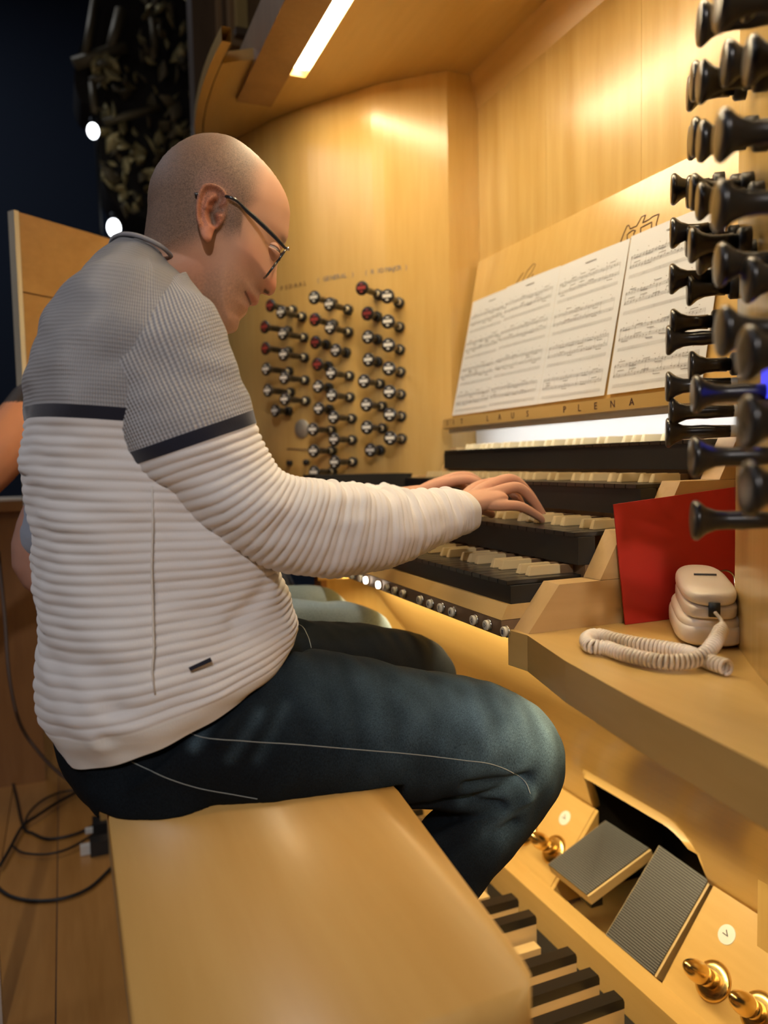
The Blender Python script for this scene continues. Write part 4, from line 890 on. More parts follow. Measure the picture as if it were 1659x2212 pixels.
# ---- glasses
gn = hn+.14*e2-.10*e1; gn /= np.linalg.norm(gn)
gl = empty('glasses', tuple(Hp(1400, 1150, .03)), parent=man); gl['label'] = 'dark-framed glasses'
GF = mat('glasses_frame', (.015, .018, .022), .22, coat=.5)
lens = mat('lens_glass', (1, 1, 1), .03); b_ = lens.node_tree.nodes['Principled BSDF']; b_.inputs['Transmission Weight'].default_value = 1; b_.inputs['IOR'].default_value = 1.05; b_.inputs['Alpha'].default_value = .25
for s in (1, -1):
    off = gn*(0 if s > 0 else .148)
    tp = [Hp(1398, 1148, .066)+off, Hp(1330, 1075, .070)+off, Hp(1230, 975, .073)+off, Hp(1130, 880, .075)+off, Hp(1060, 818, .077)+off, Hp(985, 742, .080)+off, Hp(935, 705, .082)+off, Hp(885, 686, .0815)+off, Hp(850, 680, .076)+off, Hp(790, 672, .070)+off, Hp(690, 664, .072)+off, Hp(588, 664, .079)+off]
    rr = [.0018, .0024, .0027, .0028, .0025, .0018, .0019, .0020, .0020, .0020, .0020, .0020]
    if s < 0: tp = [p+hn*(2*.0) for p in tp]
    tube('temple', crom(tp, 50), crom(np.array(rr)[:, None], 50)[:, 0], GF, gl, n=10)
    # rim: rounded rectangle between top edge (hinge line) and lower edge
    for_l = .066 if s > 0 else -.012
    top = Hp(1400, 1158, .064); bot = Hp(1228, 1392, .064); dv = bot-top; hgt = np.linalg.norm(dv); dv /= hgt
    y1_, y0_ = (.066, .012) if s > 0 else (-.012, -.066)
    ring = []
    for a in np.linspace(0, 2*pi, 41):
        ca, sa = cos(a), sin(a); ex = 5
        uu = np.sign(ca)*abs(ca)**(2/ex); vv = np.sign(sa)*abs(sa)**(2/ex)
        l = (y0_+y1_)/2+uu*(y1_-y0_)/2; ring.append(top+dv*hgt*(.5+.5*vv)-gn*(l-.064)+e1*(.002*(1-(l/.066)**2)))
    tube('rim', ring, .0014, GF, gl, n=8)
    cen = np.mean(ring[:-1], axis=0); mesh('lens', [tuple(cen)]+[tuple(p) for p in ring[:-1]], [[0, i+1, (i+1) % 40+1] for i in range(40)], lens, gl, smooth=True)
    pc = Hp(1262, 1330, .014)+(0 if s > 0 else 1)*gn*.026-e1*.003; axis_lathe('nose_pad', [(-.0018, .004), (0, .006), (.0018, .004), (.002, 0)], pc, tuple(-hn*s), mat('clear_pad', (.6, .58, .5), .2) if 'clear_pad' not in bpy.data.materials else bpy.data.materials['clear_pad'], gl, 14)
top = Hp(1400, 1158, .064); tube('bridge', [top+gn*.053+e1*.001+np.array([0, 0, -.006]), top+gn*.064+e1*.002+np.array([0, 0, -.003]), top+gn*.075+e1*.001+np.array([0, 0, -.006])], .0014, GF, gl, n=8)
axis_lathe('hinge', [(0, .0022), (.004, .0022), (.004, 0)], Hp(1402, 1150, .067), tuple(e1), STEEL, gl, 12)

# ---- sweater
def knit(name, col, kind):
    m = mat(name, col, .92, sheen=.25, spec=.2); b = m.node_tree.nodes['Principled BSDF']
    uv = nd(m, 'ShaderNodeUVMap', uv_map='UV'); mp = nd(m, 'ShaderNodeMapping'); lk(m, uv.outputs[0], mp.inputs['Vector'])
    if kind == 'waffle':
        mp.inputs['Scale'].default_value = (1, 1, 1)
        w1 = nd(m, 'ShaderNodeTexWave', wave_type='BANDS', bands_direction='X'); w1.inputs['Scale'].default_value = 95; w1.inputs['Distortion'].default_value = .4
        w2 = nd(m, 'ShaderNodeTexWave', wave_type='BANDS', bands_direction='Y'); w2.inputs['Scale'].default_value = 75; w2.inputs['Distortion'].default_value = .5
        lk(m, mp.outputs[0], w1.inputs['Vector']); lk(m, mp.outputs[0], w2.inputs['Vector'])
        a = nd(m, 'ShaderNodeMath', operation='MULTIPLY_ADD'); lk(m, w2.outputs['Fac'], a.inputs[0]); a.inputs[1].default_value = .35; lk(m, w1.outputs['Fac'], a.inputs[2])
        bp = nd(m, 'ShaderNodeBump'); bp.inputs['Strength'].default_value = .9; bp.inputs['Distance'].default_value = .0018; lk(m, a.outputs[0], bp.inputs['Height'])
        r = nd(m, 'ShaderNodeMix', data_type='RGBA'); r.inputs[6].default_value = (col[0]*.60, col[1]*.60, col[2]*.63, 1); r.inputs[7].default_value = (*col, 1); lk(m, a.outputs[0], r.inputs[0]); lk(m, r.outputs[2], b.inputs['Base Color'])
    else:
        n = nd(m, 'ShaderNodeTexNoise'); mp.inputs['Scale'].default_value = (900, 260, 1); n.inputs['Scale'].default_value = 1; lk(m, mp.outputs[0], n.inputs['Vector'])
        bp = nd(m, 'ShaderNodeBump'); bp.inputs['Strength'].default_value = .35; bp.inputs['Distance'].default_value = .0008; lk(m, n.outputs[0], bp.inputs['Height'])
    lk(m, bp.outputs[0], b.inputs['Normal']); return m
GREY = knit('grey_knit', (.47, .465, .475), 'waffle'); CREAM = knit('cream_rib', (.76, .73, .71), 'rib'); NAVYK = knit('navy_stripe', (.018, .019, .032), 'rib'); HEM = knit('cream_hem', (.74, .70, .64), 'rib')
def garment(name, S, rows, n, ex, rib, sA, sB, hem0, hem1, parent, wr=.004, seed=0, ribmin=None, inner=None, creases=(), frac=None, bul=0):
    G = loft(S, rows, n, ex); Cn = G.mean(1); L = np.concatenate([[0], np.cumsum(np.linalg.norm(np.diff(Cn, axis=0), axis=1))])
    if frac is not None: sA = float(np.interp(frac*(rows-1), np.arange(rows), L)); sB = sA+.0135
    dT = np.gradient(G, axis=0); dU = (np.roll(G, -1, 1)-np.roll(G, 1, 1)); N = np.cross(dU, dT); N /= np.linalg.norm(N, axis=2)[:, :, None]+1e-9
    out = G-Cn[:, None]; sg = np.sign((N*out).sum(2).mean()); N *= sg
    amp = np.zeros(len(L)); 
    for i, l in enumerate(L):
        if l > hem0 and l < sA: amp[i] = 1
        if l > sB: amp[i] = 0
        if hem1 is not None and l > hem1: amp[i] = 0
    P0_ = G.reshape(-1, 3); pn_ = (vnoise(P0_*np.array([1, 1, .55]), 9, seed+20)*1.5+vnoise(P0_*np.array([1, 1, .5]), 24, seed+30)*.7).reshape(G.shape[:2]); ph = 2*pi*L[:, None]/rib+pn_; prof = (np.abs(np.cos(ph/2))**.7-.6)*.0026*(1+.35*pn_)
    amp = np.convolve(amp, np.ones(5)/5, 'same')
    D = amp[:, None]*prof
    P = G.reshape(-1, 3); Q = P*np.array([1, 1, 1.9]); nz_ = vnoise(Q, 9, seed)*wr+vnoise(Q, 22, seed+5)*wr*.45
    D = D+nz_.reshape(D.shape)
    if bul:
        ll = L[:, None]; th_ = np.arange(n)[None]*2*pi/n; D = D+bul*(np.sin(2*pi*ll/.037+1.3*np.sin(3*ll/.037)+.8*np.sin(th_+2))+.5*np.sin(2*pi*ll/.021+2*np.sin(th_)))*(sm01(ll, .015, .05)*(1-sm01(ll, .26, .36)))*(.55+.45*np.cos(th_))
    for (p0, p1, w_, dpt) in creases:
        p0 = np.array(p0); p1 = np.array(p1); d = p1-p0; t = np.clip(((P-p0) @ d)/(d @ d), 0, 1); dist = np.linalg.norm(P-(p0+t[:, None]*d), axis=1)
        D += (dpt*np.exp(-(dist/w_)**2)).reshape(D.shape)
    G = G+N*D[:, :, None]
    m = len(L); V = G.reshape(-1, 3); Fc = []; mi = []
    per = np.linalg.norm(np.diff(G[m//2], axis=0, append=G[m//2][:1]), axis=1).sum(); uvs = []
    for i in range(m-1):
        l = (L[i]+L[i+1])/2
        q = 3 if l < hem0 else (1 if l < sA else (2 if l < sB else 0))
        if hem1 is not None and l > hem1: q = 3
        for k in range(n):
            j = (k+1) % n; Fc.append([i*n+k, i*n+j, (i+1)*n+j, (i+1)*n+k]); mi.append(q)
            u0, u1 = per*k/n, per*(k+1)/n; uvs += [u0, L[i], u1, L[i], u1, L[i+1], u0, L[i+1]]
    o = mesh(name, V, Fc, [GREY, CREAM, NAVYK, HEM], parent, smooth=True, mi=mi); uvl = o.data.uv_layers.new(name='UV'); uvl.data.foreach_set('uv', uvs)
    s = o.modifiers.new('t', 'SOLIDIFY'); s.thickness = .0022; s.offset = -1
    return o, L
T_ = [((1, 1), (118, 1618), (607, 1362), .178), ((0, 0), (92, 1560), (618, 1345), .186), ((0, 0), (80, 1490), (620, 1318), .188), ((0, 0), (80, 1400), (612, 1285), .182), ((0, 0), (77, 1300), (598, 1235), .176), ((0, 0), (68, 1200), (582, 1170), .172), ((0, 0), (58, 1100), (566, 1100), .170), ((0, 0), (50, 1000), (552, 1030), .172), ((0, 0), (50, 905), (538, 950), .178), ((0, 0), (58, 810), (512, 870), .184), ((0, 0), (84, 722), (480, 800), .180), ((0, 0), (120, 655), (455, 725), .160), ((0, 0), (165, 598), (425, 672), .128), ((0, 0), (203, 557), (400, 630), .100), ((0, 0), (228, 536), (380, 600), .082), ((0, 0), (238, 528), (372, 586), .078)]
ST = [pair(f, b, 1.0, by) for _, b, f, by in T_]
cr_ = [((.02, .83, -.25), (.20, .84, -.26), .010, -.006), ((.03, .84, -.285), (.17, .85, -.235), .008, -.007), ((.17, .83, -.17), (.26, .88, -.12), .012, -.006), ((.0, .84, -.30), (.2, .86, -.23), .012, .006)]
sw = empty('sweater', (.15, 1.0, -.36), parent=man); sw['label'] = 'knitted sweater, grey above, navy stripe, cream ribs below'
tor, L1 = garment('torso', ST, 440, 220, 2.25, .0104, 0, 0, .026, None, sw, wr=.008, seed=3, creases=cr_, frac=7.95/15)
def sleeve(name, P, rows, sA, sB, hem1, seed):
    return garment(name, P, rows, 130, 2.15, .0105, 99, 99, -1, hem1, sw, wr=.004, seed=seed)
def sleeve2(name, S, seed, s0, s1):
    G = loft(S, 10, 8); Lt = None
    return garment(name, S, 380, 130, 2.15, .0105, s0, s1, -1, None, sw, wr=.0035, seed=seed)
# sleeve built from cuff upwards so that the order is hem, cream, navy, grey
def rev(S): return S[::-1]
def wrinkle_sleeve(name, S, seed, frac):
    C = np.array([s[0] for s in S]); Lc = np.concatenate([[0], np.cumsum(np.linalg.norm(np.diff(C, axis=0), axis=1))]); tot = Lc[-1]
    return garment(name, S, 440, 140, 2.15, .0098, 0, 0, .018, None, sw, frac=frac, bul=.0030, wr=.0075, seed=seed, creases=[((.30, .80, -.07), (.33, .81, -.13), .012, -.005), ((.43, .87, -.05), (.46, .88, -.12), .010, -.006), ((.38, .83, -.03), (.40, .84, -.10), .009, -.005), ((.245, .80, -.02), (.20, .79, -.09), .012, -.005)])
Cn_ = np.array([s[0] for s in rev(PN)]); Lc_ = np.concatenate([[0], np.cumsum(np.linalg.norm(np.diff(Cn_, axis=0), axis=1))]); FR = 10/14
wrinkle_sleeve('sleeve', rev(PN), 11, FR-.008)
wrinkle_sleeve('sleeve', rev(mir(PN)), 15, FR-.008)
# collar band
cb = loft([pair((372, 586), (238, 528), 1.0, .078), pair((374, 580), (240, 524), 1.0, .076)], 3, 90, 2.2)[1]
tube('collar_band', np.vstack([cb, cb[:1]]), .0026, GREY, sw, n=8)
tube('side_seam', [onY(u, v, y)+np.array([0, -.0012, 0]) for u, v, y in ((328, 1050, .828), (330, 1130, .826), (327, 1230, .822), (330, 1330, .817), (332, 1400, .813), (328, 1450, .812), (335, 1500, .814))], .0010, HEM, sw, n=6)
pl = onY(430, 1432, .808)
lab_ = [onY(407, 1442, .806), onY(454, 1420, .806), onY(458, 1428, .805), onY(411, 1449, .805)]
prism('sewn_label', [Vector(p) for p in lab_], Vector((0, -.0012, 0)), NAVYK, sw)

# ---- jeans
def denim(name, c1, c2):
    m = attr_mat(name, .85, sheen=.0, spec=.12); b = m.node_tree.nodes['Principled BSDF']
    n = nd(m, 'ShaderNodeTexNoise'); n.inputs['Scale'].default_value = 1; n.inputs['Detail'].default_value = 3; tc = nd(m, 'ShaderNodeTexCoord'); mp = nd(m, 'ShaderNodeMapping'); mp.inputs['Scale'].default_value = (1500, 1500, 420); lk(m, tc.outputs['Object'], mp.inputs[0]); lk(m, mp.outputs[0], n.inputs['Vector'])
    at = [x for x in m.node_tree.nodes if x.type == 'ATTRIBUTE'][0]; mx = nd(m, 'ShaderNodeMix', data_type='RGBA', blend_type='MULTIPLY'); mx.inputs[0].default_value = .7
    r = nd(m, 'ShaderNodeValToRGB'); r.color_ramp.elements[0].position = .3; r.color_ramp.elements[1].position = .7; r.color_ramp.elements[0].color = (.25, .25, .25, 1); r.color_ramp.elements[1].color = (1.9, 1.9, 1.9, 1)
    lk(m, n.outputs[0], r.inputs[0]); lk(m, at.outputs['Color'], mx.inputs[6]); lk(m, r.outputs[0], mx.inputs[7]); lk(m, mx.outputs[2], b.inputs['Base Color'])
    bp = nd(m, 'ShaderNodeBump'); bp.inputs['Strength'].default_value = .3; bp.inputs['Distance'].default_value = .0006; lk(m, n.outputs[0], bp.inputs['Height']); lk(m, bp.outputs[0], b.inputs['Normal']); return m
DENIM = denim('denim', 0, 0)
pel = [pair((600, 1390), (112, 1590), 1.0, .150), pair((612, 1372), (128, 1640), 1.0, .162), pair((560, 1500), (150, 1668), 1.0, .170), pair((500, 1620), (190, 1702), 1.0, .165), pair((430, 1700), (260, 1725), 1.0, .130)]
NT_ = [pair((470, 1455), (205, 1705), .925, .095), pair((585, 1400), (360, 1733), .915, .100), pair((690, 1408), (540, 1737), .905, .098), pair((790, 1425), (700, 1735), .895, .092), pair((900, 1446), (850, 1738), .885, .086), pair((1010, 1466), (975, 1752), .875, .080), pair((1100, 1492), (1060, 1768), .866, .073),
       pair((1162, 1530), (1040, 1750), .862, .068), pair((1200, 1600), (1000, 1740), .860, .064), pair((1192, 1680), (965, 1765), .862, .060), pair((1140, 1772), (910, 1810), .866, .058), pair((1062, 1860), (855, 1890), .872, .056), pair((990, 1950), (810, 1960), .88, .054), pair((930, 2090), (770, 2080), .89, .052), pair((900, 2240), (745, 2230), .90, .050)]
def farleg():
    out = []
    for (C, A, B) in NT_:
        C = C.copy(); k = min(1, max(0, (C[0]-.05)/.5)); out.append((C+np.array([.012*k, 2*(1.005-C[1])+.03*k, .018*k]), A*.97, B*.97))
    return out
jp = [grid_closed(loft(pel, 30, 60, 2.3)), grid_closed(loft(NT_, 90, 60, 2.15)), grid_closed(loft(farleg(), 90, 60, 2.15))]
jeans, jc = union('jeans', jp, .0035, 6, DENIM, man)
# keep the seat on the bench and add folds
nz1 = vnoise(jc*np.array([1, 1, 1]), 11, 2); nz2 = vnoise(jc*np.array([1.6, 1, 1]), 28, 9)
me = jeans.data; nn = np.empty(len(me.vertices)*3); me.vertices.foreach_get('normal', nn); nn = nn.reshape(-1, 3)
D = nz1*.005+nz2*.0022
from mathutils.bvhtree import BVHTree
_b0 = BVHTree.FromPolygons([tuple(v) for v in jc], [tuple(p.vertices) for p in me.polygons])
def js(u, v, y=.83):
    d_ = Vector(ray(u, v)); h_ = _b0.ray_cast(Vector((0, 0, 0)), d_.normalized()); return np.array(h_[0]) if h_[0] is not None else onY(u, v, y)
def crease(p0, p1, w_, dp):
    p0 = np.array(p0, float); p1 = np.array(p1, float); d = p1-p0; t = np.clip(((jc-p0) @ d)/(d @ d), 0, 1); return dp*np.exp(-(np.linalg.norm(jc-(p0+t[:, None]*d), axis=1)/w_)**2)
for a, b, w_, dp in (((870, 1790, .83), (1130, 1690, .82), .009, -.011), ((900, 1830, .83), (1140, 1720, .82), .008, .007), ((860, 1760, .83), (1080, 1740, .81), .008, -.010), ((1010, 1700, .81), (1140, 1680, .81), .007, -.009), ((930, 1850, .83), (1110, 1780, .82), .008, -.008),
                     ((430, 1560, .83), (540, 1440, .84), .010, -.006), ((470, 1600, .82), (600, 1450, .83), .008, .006), ((350, 1540, .83), (420, 1490, .84), .01, -.005), ((560, 1640, .81), (620, 1520, .82), .012, -.004), ((660, 1345, .98), (640, 1400, .9), .012, -.01)):
    D += crease(js(*a), js(*b), w_, dp)
jn = jc+nn*D[:, None]; on_b = (jn[:, 2] < -.3795) & (jn[:, 0] < .352) & (jn[:, 0] > .02) & (jn[:, 2] > -.46); jn[on_b, 2] = -.3795
me.vertices.foreach_set('co', (jn-np.array(WP[jeans.name])).ravel()); me.update()
base = np.array([.0052, .0080, .0112]); fade = np.array([.092, .148, .190])
def blob(p, r): return np.exp(-(np.linalg.norm(jc-np.array(p), axis=1)/r)**2)
fd = 1.0*blob(js(1130, 1560), .068)+.50*blob(js(1010, 1540), .070)+.34*blob(js(850, 1510), .075)+.16*blob(js(680, 1480), .07)+.3*blob(js(1090, 1800), .03)
for a, b, k_ in (((420, 1610), (560, 1440), .40), ((500, 1640), (560, 1540), .25), ((560, 1640), (620, 1520), .22), ((1000, 1745), (1130, 1690), .25), ((1050, 1800), (1150, 1720), .3), ((1080, 1660), (1150, 1700), .3)): fd += crease(js(*a), js(*b), .007, k_)
fd = np.clip(fd*(.85+.5*nz2)+.05*nz1, 0, 1)[:, None]*(jc[:, 1] < 1.0)[:, None]
col_attr(me, np.clip(base*(1-fd)+fade*fd, 0, 1))
STITCH = mat('stitching', (.30, .33, .32), .8)
def stitch(uvy, nm='stitch_line', r=.00055):
    tree = me; P = []
    from mathutils.bvhtree import BVHTree
    global _bvh
    try: _bvh
    except NameError:
        _bvh = BVHTree.FromPolygons([tuple(v) for v in jn], [tuple(p.vertices) for p in me.polygons])
    for u, v in crom(uvy, 60):
        d = Vector(ray(u, v)); h = _bvh.ray_cast(Vector((0, 0, 0)), d.normalized())
        if h[0] is not None: P.append(h[0]+h[1]*.0006)
    if len(P) > 4: tube(nm, P, r, STITCH, jeans, n=5)
stitch([(340, 1535), (420, 1588), (520, 1600), (640, 1608), (760, 1618), (900, 1630), (1000, 1642), (1060, 1650), (1110, 1670), (1135, 1690), (1145, 1715)])
stitch([(284, 1645), (360, 1680), (430, 1702), (500, 1715), (556, 1725)])
stitch([(618, 1346), (650, 1352), (665, 1375), (672, 1400)])
p_ = onY(377, 1540, .82); 
rv = None
d = Vector(ray(377, 1540)); h = _bvh.ray_cast(Vector((0, 0, 0)), d.normalized())
axis_lathe('rivet', [(0, .0042), (.0015, .0038), (.002, 0)], h[0], tuple(h[1]), BRASS, jeans, 14)
# shoes
SHOE = mat('shoe_leather', (.03, .02, .015), .35, coat=.3)
for y in (.89, 1.155):
    x0 = .30; S = [(np.array([x0+a, y, -.884+c+b/2]), np.array([0, 0, b/2+.004]), np.array([0, w_, 0])) for a, b, c, w_ in ((0, .03, .018, .02), (.02, .06, .002, .033), (.08, .07, 0, .036), (.15, .055, 0, .040), (.22, .04, 0, .042), (.26, .025, 0, .03), (.275, .01, .004, .012))]
    V, Fc = grid_closed(loft(S, 30, 24, 2.4)); mesh('shoe', V, Fc, SHOE, man, smooth=True)

# ---- the two people beyond, mostly hidden
def simple_person(label, ox, oy, oz, shirt, legm, legs=True, lean=0, lx=1.0, ar=1.0, th=1.0, sleeve_long=True, arm=None, skin_c=(.52, .26, .16), sc=1.0):
    P0 = np.array([ox, oy, oz]); p = empty('person', tuple(P0), label, 'person')
    f = lambda x, y, z: P0+np.array([x*sc, y*sc, z*sc])
    hd = []
    # head: cranium + face + nose + ears as one loft along the tilted axis
    hc = f(.22+lean, 0, .70)
    cr = [(hc+np.array([.10, 0, -.095]), .020), (hc+np.array([.085, 0, -.07]), .045), (hc+np.array([.05, 0, -.02]), .068), (hc+np.array([0, 0, .03]), .078), (hc+np.array([-.04, 0, .06]), .062), (hc+np.array([-.065, 0, .075]), .03)]
    parts = [capsules([c for c, _ in cr], [r_ for _, r_ in cr], 28, 8), capsules([hc+np.array([.095, 0, -.01]), hc+np.array([.118, 0, -.045])], [.009, .012], 12, 4)]
    for s in (-1, 1): parts.append(capsules([hc+np.array([-.005, s*.078, 0]), hc+np.array([.0, s*.082, -.04])], [.012, .008], 10, 4))
    parts.append(capsules([hc+np.array([0, 0, -.02]), f(.10+lean*.6, 0, .56), f(.03, 0, .44)], [.05, .054, .07], 20, 6))
    core = [(f(.02, 0, .05), np.array([.10, 0, 0]), np.array([0, .14, 0])), (f(.0, 0, .25), np.array([.10, 0, -.02]), np.array([0, .13, 0])), (f(.03+lean*.3, 0, .45), np.array([.10, 0, -.03]), np.array([0, .16, 0])), (f(.08+lean*.6, 0, .53), np.array([.05, 0, -.03]), np.array([0, .08, 0]))]
    parts.append(grid_closed(loft(core, 20, 28)))
    arms = arm or {}
    for s in (-1, 1):
        A = arms.get(s) or [f(.06+lean*.3, s*.19, .47), f(.12, s*.23, .22), f(.27, s*.16, .19), f(.34, s*.15, .165)]
        A = [np.array(a, float) for a in A]; parts.append(capsules(A[:3], [.046*ar, .040*ar, .028], 16, 8))
        w_ = A[2]; dr = (A[3]-A[2]); dr /= np.linalg.norm(dr); sd = np.cross(dr, [0, 0, 1.]); sd /= np.linalg.norm(sd); nz__ = np.cross(sd, dr)
        parts.append(capsules([w_, w_+dr*.08], [.027, .030], 14, 5))
        for k, (o_, L_) in enumerate(((-.027, .055), (-.009, .068), (.009, .072), (.026, .062))): q0 = w_+dr*.075+sd*o_; parts.append(capsules([q0, q0+dr*L_*.55-nz__*.004, q0+dr*L_-nz__*.018], [.0088, .0080, .0068], 10, 5))
        parts.append(capsules([w_+dr*.02+sd*-s*.0-sd*.02, w_+dr*.06-sd*.045-nz__*.01, w_+dr*.09-sd*.048-nz__*.016], [.011, .010, .008], 10, 5))
        arms[s] = A
    fl2 = lambda x, y, z: P0+np.array([x*lx, y*sc, z*(th if z > 0 else sc)])
    if legs:
        for s in (-1, 1): parts.append(capsules([fl2(.10, s*.095, .082), fl2(.30, s*.115, .074), fl2(.48, s*.13, .050), fl2(.47, s*.13, -.20), fl2(.47, s*.13, -.46)], [.045*th, .04*th, .034*th, .028, .026], 14, 8))
    bo, c = union('body', parts, .005, 4, SKIN, p)
    sk = np.tile(np.array(skin_c), (len(c), 1)); hr = sm01(c[:, 2]-hc[2]+.5*(hc[0]-c[:, 0]), -.005, .02)*(c[:, 2] > hc[2]-.09)
    sk = sk*(1-hr[:, None])+np.array([.05, .035, .025])*hr[:, None]; col_attr(bo.data, sk)
    SS = [(f(.02, 0, .02), np.array([.125, 0, 0])*sc, np.array([0, .165, 0])*sc), (f(.0, 0, .12), np.array([.13, 0, 0])*sc, np.array([0, .165, 0])*sc), (f(-.01, 0, .25), np.array([.12, 0, -.01])*sc, np.array([0, .155, 0])*sc), (f(.02+lean*.3, 0, .42), np.array([.12, 0, -.03])*sc, np.array([0, .175, 0])*sc), (f(.045+lean*.5, 0, .49), np.array([.09, 0, -.035])*sc, np.array([0, .14, 0])*sc), (f(.07+lean*.6, 0, .535), np.array([.065, 0, -.03])*sc, np.array([0, .085, 0])*sc)]
    tp = [grid_closed(loft(SS, 40, 48, 2.3))]
    for s in ((-1, 1) if sleeve_long is not None else ()):
        A = arms[s]; e_ = A[0]+(A[1]-A[0])*(.82 if sleeve_long else .12)
        tp.append(capsules([A[0], (A[0]+e_)/2, e_], [.062, .056, .052], 24, 6))
    o, c = union('shirt', tp, .005, 4, shirt, p)
    n_ = np.empty(len(o.data.vertices)*3); o.data.vertices.foreach_get('normal', n_); n_ = n_.reshape(-1, 3); c2 = c+n_*(vnoise(c, 16, 4)*.007)[:, None]; o.data.vertices.foreach_set('co', (c2-np.array(WP[o.name])).ravel()); o.data.update()
    if legs:
        tp = []
        for s in (-1, 1):
            tp.append(grid_closed(loft([(fl2(-.02, s*.08, .085), np.array([-.02, 0, .075*th]), np.array([0, .085, 0])), (fl2(.15, s*.10, .088), np.array([0, 0, .078*th]), np.array([0, .085, 0])), (fl2(.35, s*.12, .078), np.array([.01, 0, .070*th]), np.array([0, .075, 0])), (fl2(.50, s*.13, .058), np.array([.04, 0, .058*th]), np.array([0, .066, 0])), (fl2(.535, s*.13, .0), np.array([.062, 0, .02]), np.array([0, .062, 0])), (fl2(.52, s*.13, -.12), np.array([.06, 0, 0]), np.array([0, .058, 0])), (fl2(.49, s*.13, -.40), np.array([.048, 0, 0]), np.array([0, .05, 0]))], 60, 36, 2.2)))
        o, c = union('jeans', tp, .005, 4, legm, p)
        n_ = np.empty(len(o.data.vertices)*3); o.data.vertices.foreach_get('normal', n_); n_ = n_.reshape(-1, 3); c2 = c+n_*(vnoise(c, 14, 7)*.008)[:, None]
        lo = (c2[:, 2] < oz+.0005) & (c2[:, 0] < .35); c2[lo & (c2[:, 2] > oz-.06), 2] = oz+.0005
        o.data.vertices.foreach_set('co', (c2-np.array(WP[o.name])).ravel()); o.data.update()
        cc = np.tile(np.array([.17, .23, .28]), (len(c), 1))*(1+.25*vnoise(c, 12, 3))[:, None]; col_attr(o.data, np.clip(cc, 0, 1))
        for s in (-1, 1):
            q = fl2(.44, s*.13, -.49); S = [(q+np.array([a, 0, b/2]), np.array([0, 0, b/2+.004]), np.array([0, w_, 0])) for a, b, w_ in ((0, .04, .02), (.02, .07, .033), (.10, .06, .036), (.20, .04, .042), (.25, .02, .025))]
            V, Fc = grid_closed(loft(S, 22, 20, 2.4)); mesh('shoe', V, Fc, SHOE, p, smooth=True)
    return p
BLUEGREY = mat('bluegrey_cotton', (.30, .34, .42), .9, sheen=.2)
LDENIM = denim('pale_denim', 0, 0)
ELB = onY(40, 1215, 1.43)
simple_person('person in grey-blue top and pale jeans seated beyond the man, mostly hidden', .055, 1.52, -.378, BLUEGREY, LDENIM, arm={-1: [(.07, 1.36, .085), tuple(ELB+np.array([.028, 0, .0])), (.12, 1.42, -.26), (.22, 1.44, -.275)]}, skin_c=(.50, .27, .20), sc=.84, lx=.90, th=.78, lean=-.09)
# third, at the far end of the bench
sh_ = onY(80, 880, 1.78); el_ = onY(-30, 1015, 1.72)
simple_person('person in dark navy at the far end of the bench, only one bare arm showing', .10, 2.02, -.378, NAVY, NAVY, arm={-1: [tuple(sh_), tuple(el_), tuple(el_+np.array([-.12, .12, -.13])), tuple(el_+np.array([-.15, .15, -.19]))]}, sleeve_long=None, skin_c=(.66, .27, .12), sc=.86, lean=-.04, lx=.72, ar=1.25)

# ================================================================== LEFT BACKGROUND
sp = empty('wooden_screen', (.06, 2.0, -1.06), 'upright honey wood screen panel standing behind the men', 'panel')
P1 = onY(30, 455, 1.9); kk = .564/onY(285, 530, 1.9)[2]*1.0; P2 = onY(285, 530, 1.9)*(P1[2]/onY(285, 530, 1.9)[2]); dv_ = (P2-P1); dv_[2] = 0; dv_ /= np.linalg.norm(dv_); nv_ = np.array([-dv_[1], dv_[0], 0])
def spanel(nm, a, b, z0, z1, th, m): 
    q = [P1+dv_*a, P1+dv_*b, P1+dv_*b+nv_*th, P1+dv_*a+nv_*th]; prism(nm, [(c[0], c[1], z0) for c in q], (0, 0, z1-z0), m, sp, bevel=.001)
spanel('upper_board', .012, .40, P1[2]-.172, P1[2], .016, SCREENW); spanel('lower_board', .012, .40, -.10, P1[2]-.175, .016, SCREENW); spanel('edge_strip', 0, .0115, -.10, P1[2]+.002, .022, IVORY); spanel('support_board', .30, .40, -1.06, -.10, .016, BROWN)
pr = empty('low_parapet', (-.3, 2.9, -1.06), 'low wooden parapet at the left with a white sheet lying on it', 'parapet')
box('front_board', -1.4, -.10, 2.80, 2.83, -1.06, -.14, BROWN, pr); box('cap', -1.4, -.08, 2.78, 3.1, -.1395, -.105, BROWN, pr, bevel=.002)
tag(box('paper_sheet', -.30, -.125, 2.79, 2.98, -.1045, -.098, WHITE), 'white paper sheet on top of the low parapet at the left edge', 'paper')
tag(box('white_pole', -.175, -.150, 1.55, 1.575, -1.06, -.36, mat('pale_pole', (.55, .50, .45), .5)), 'pale upright post at the left frame edge behind the bench', 'post')
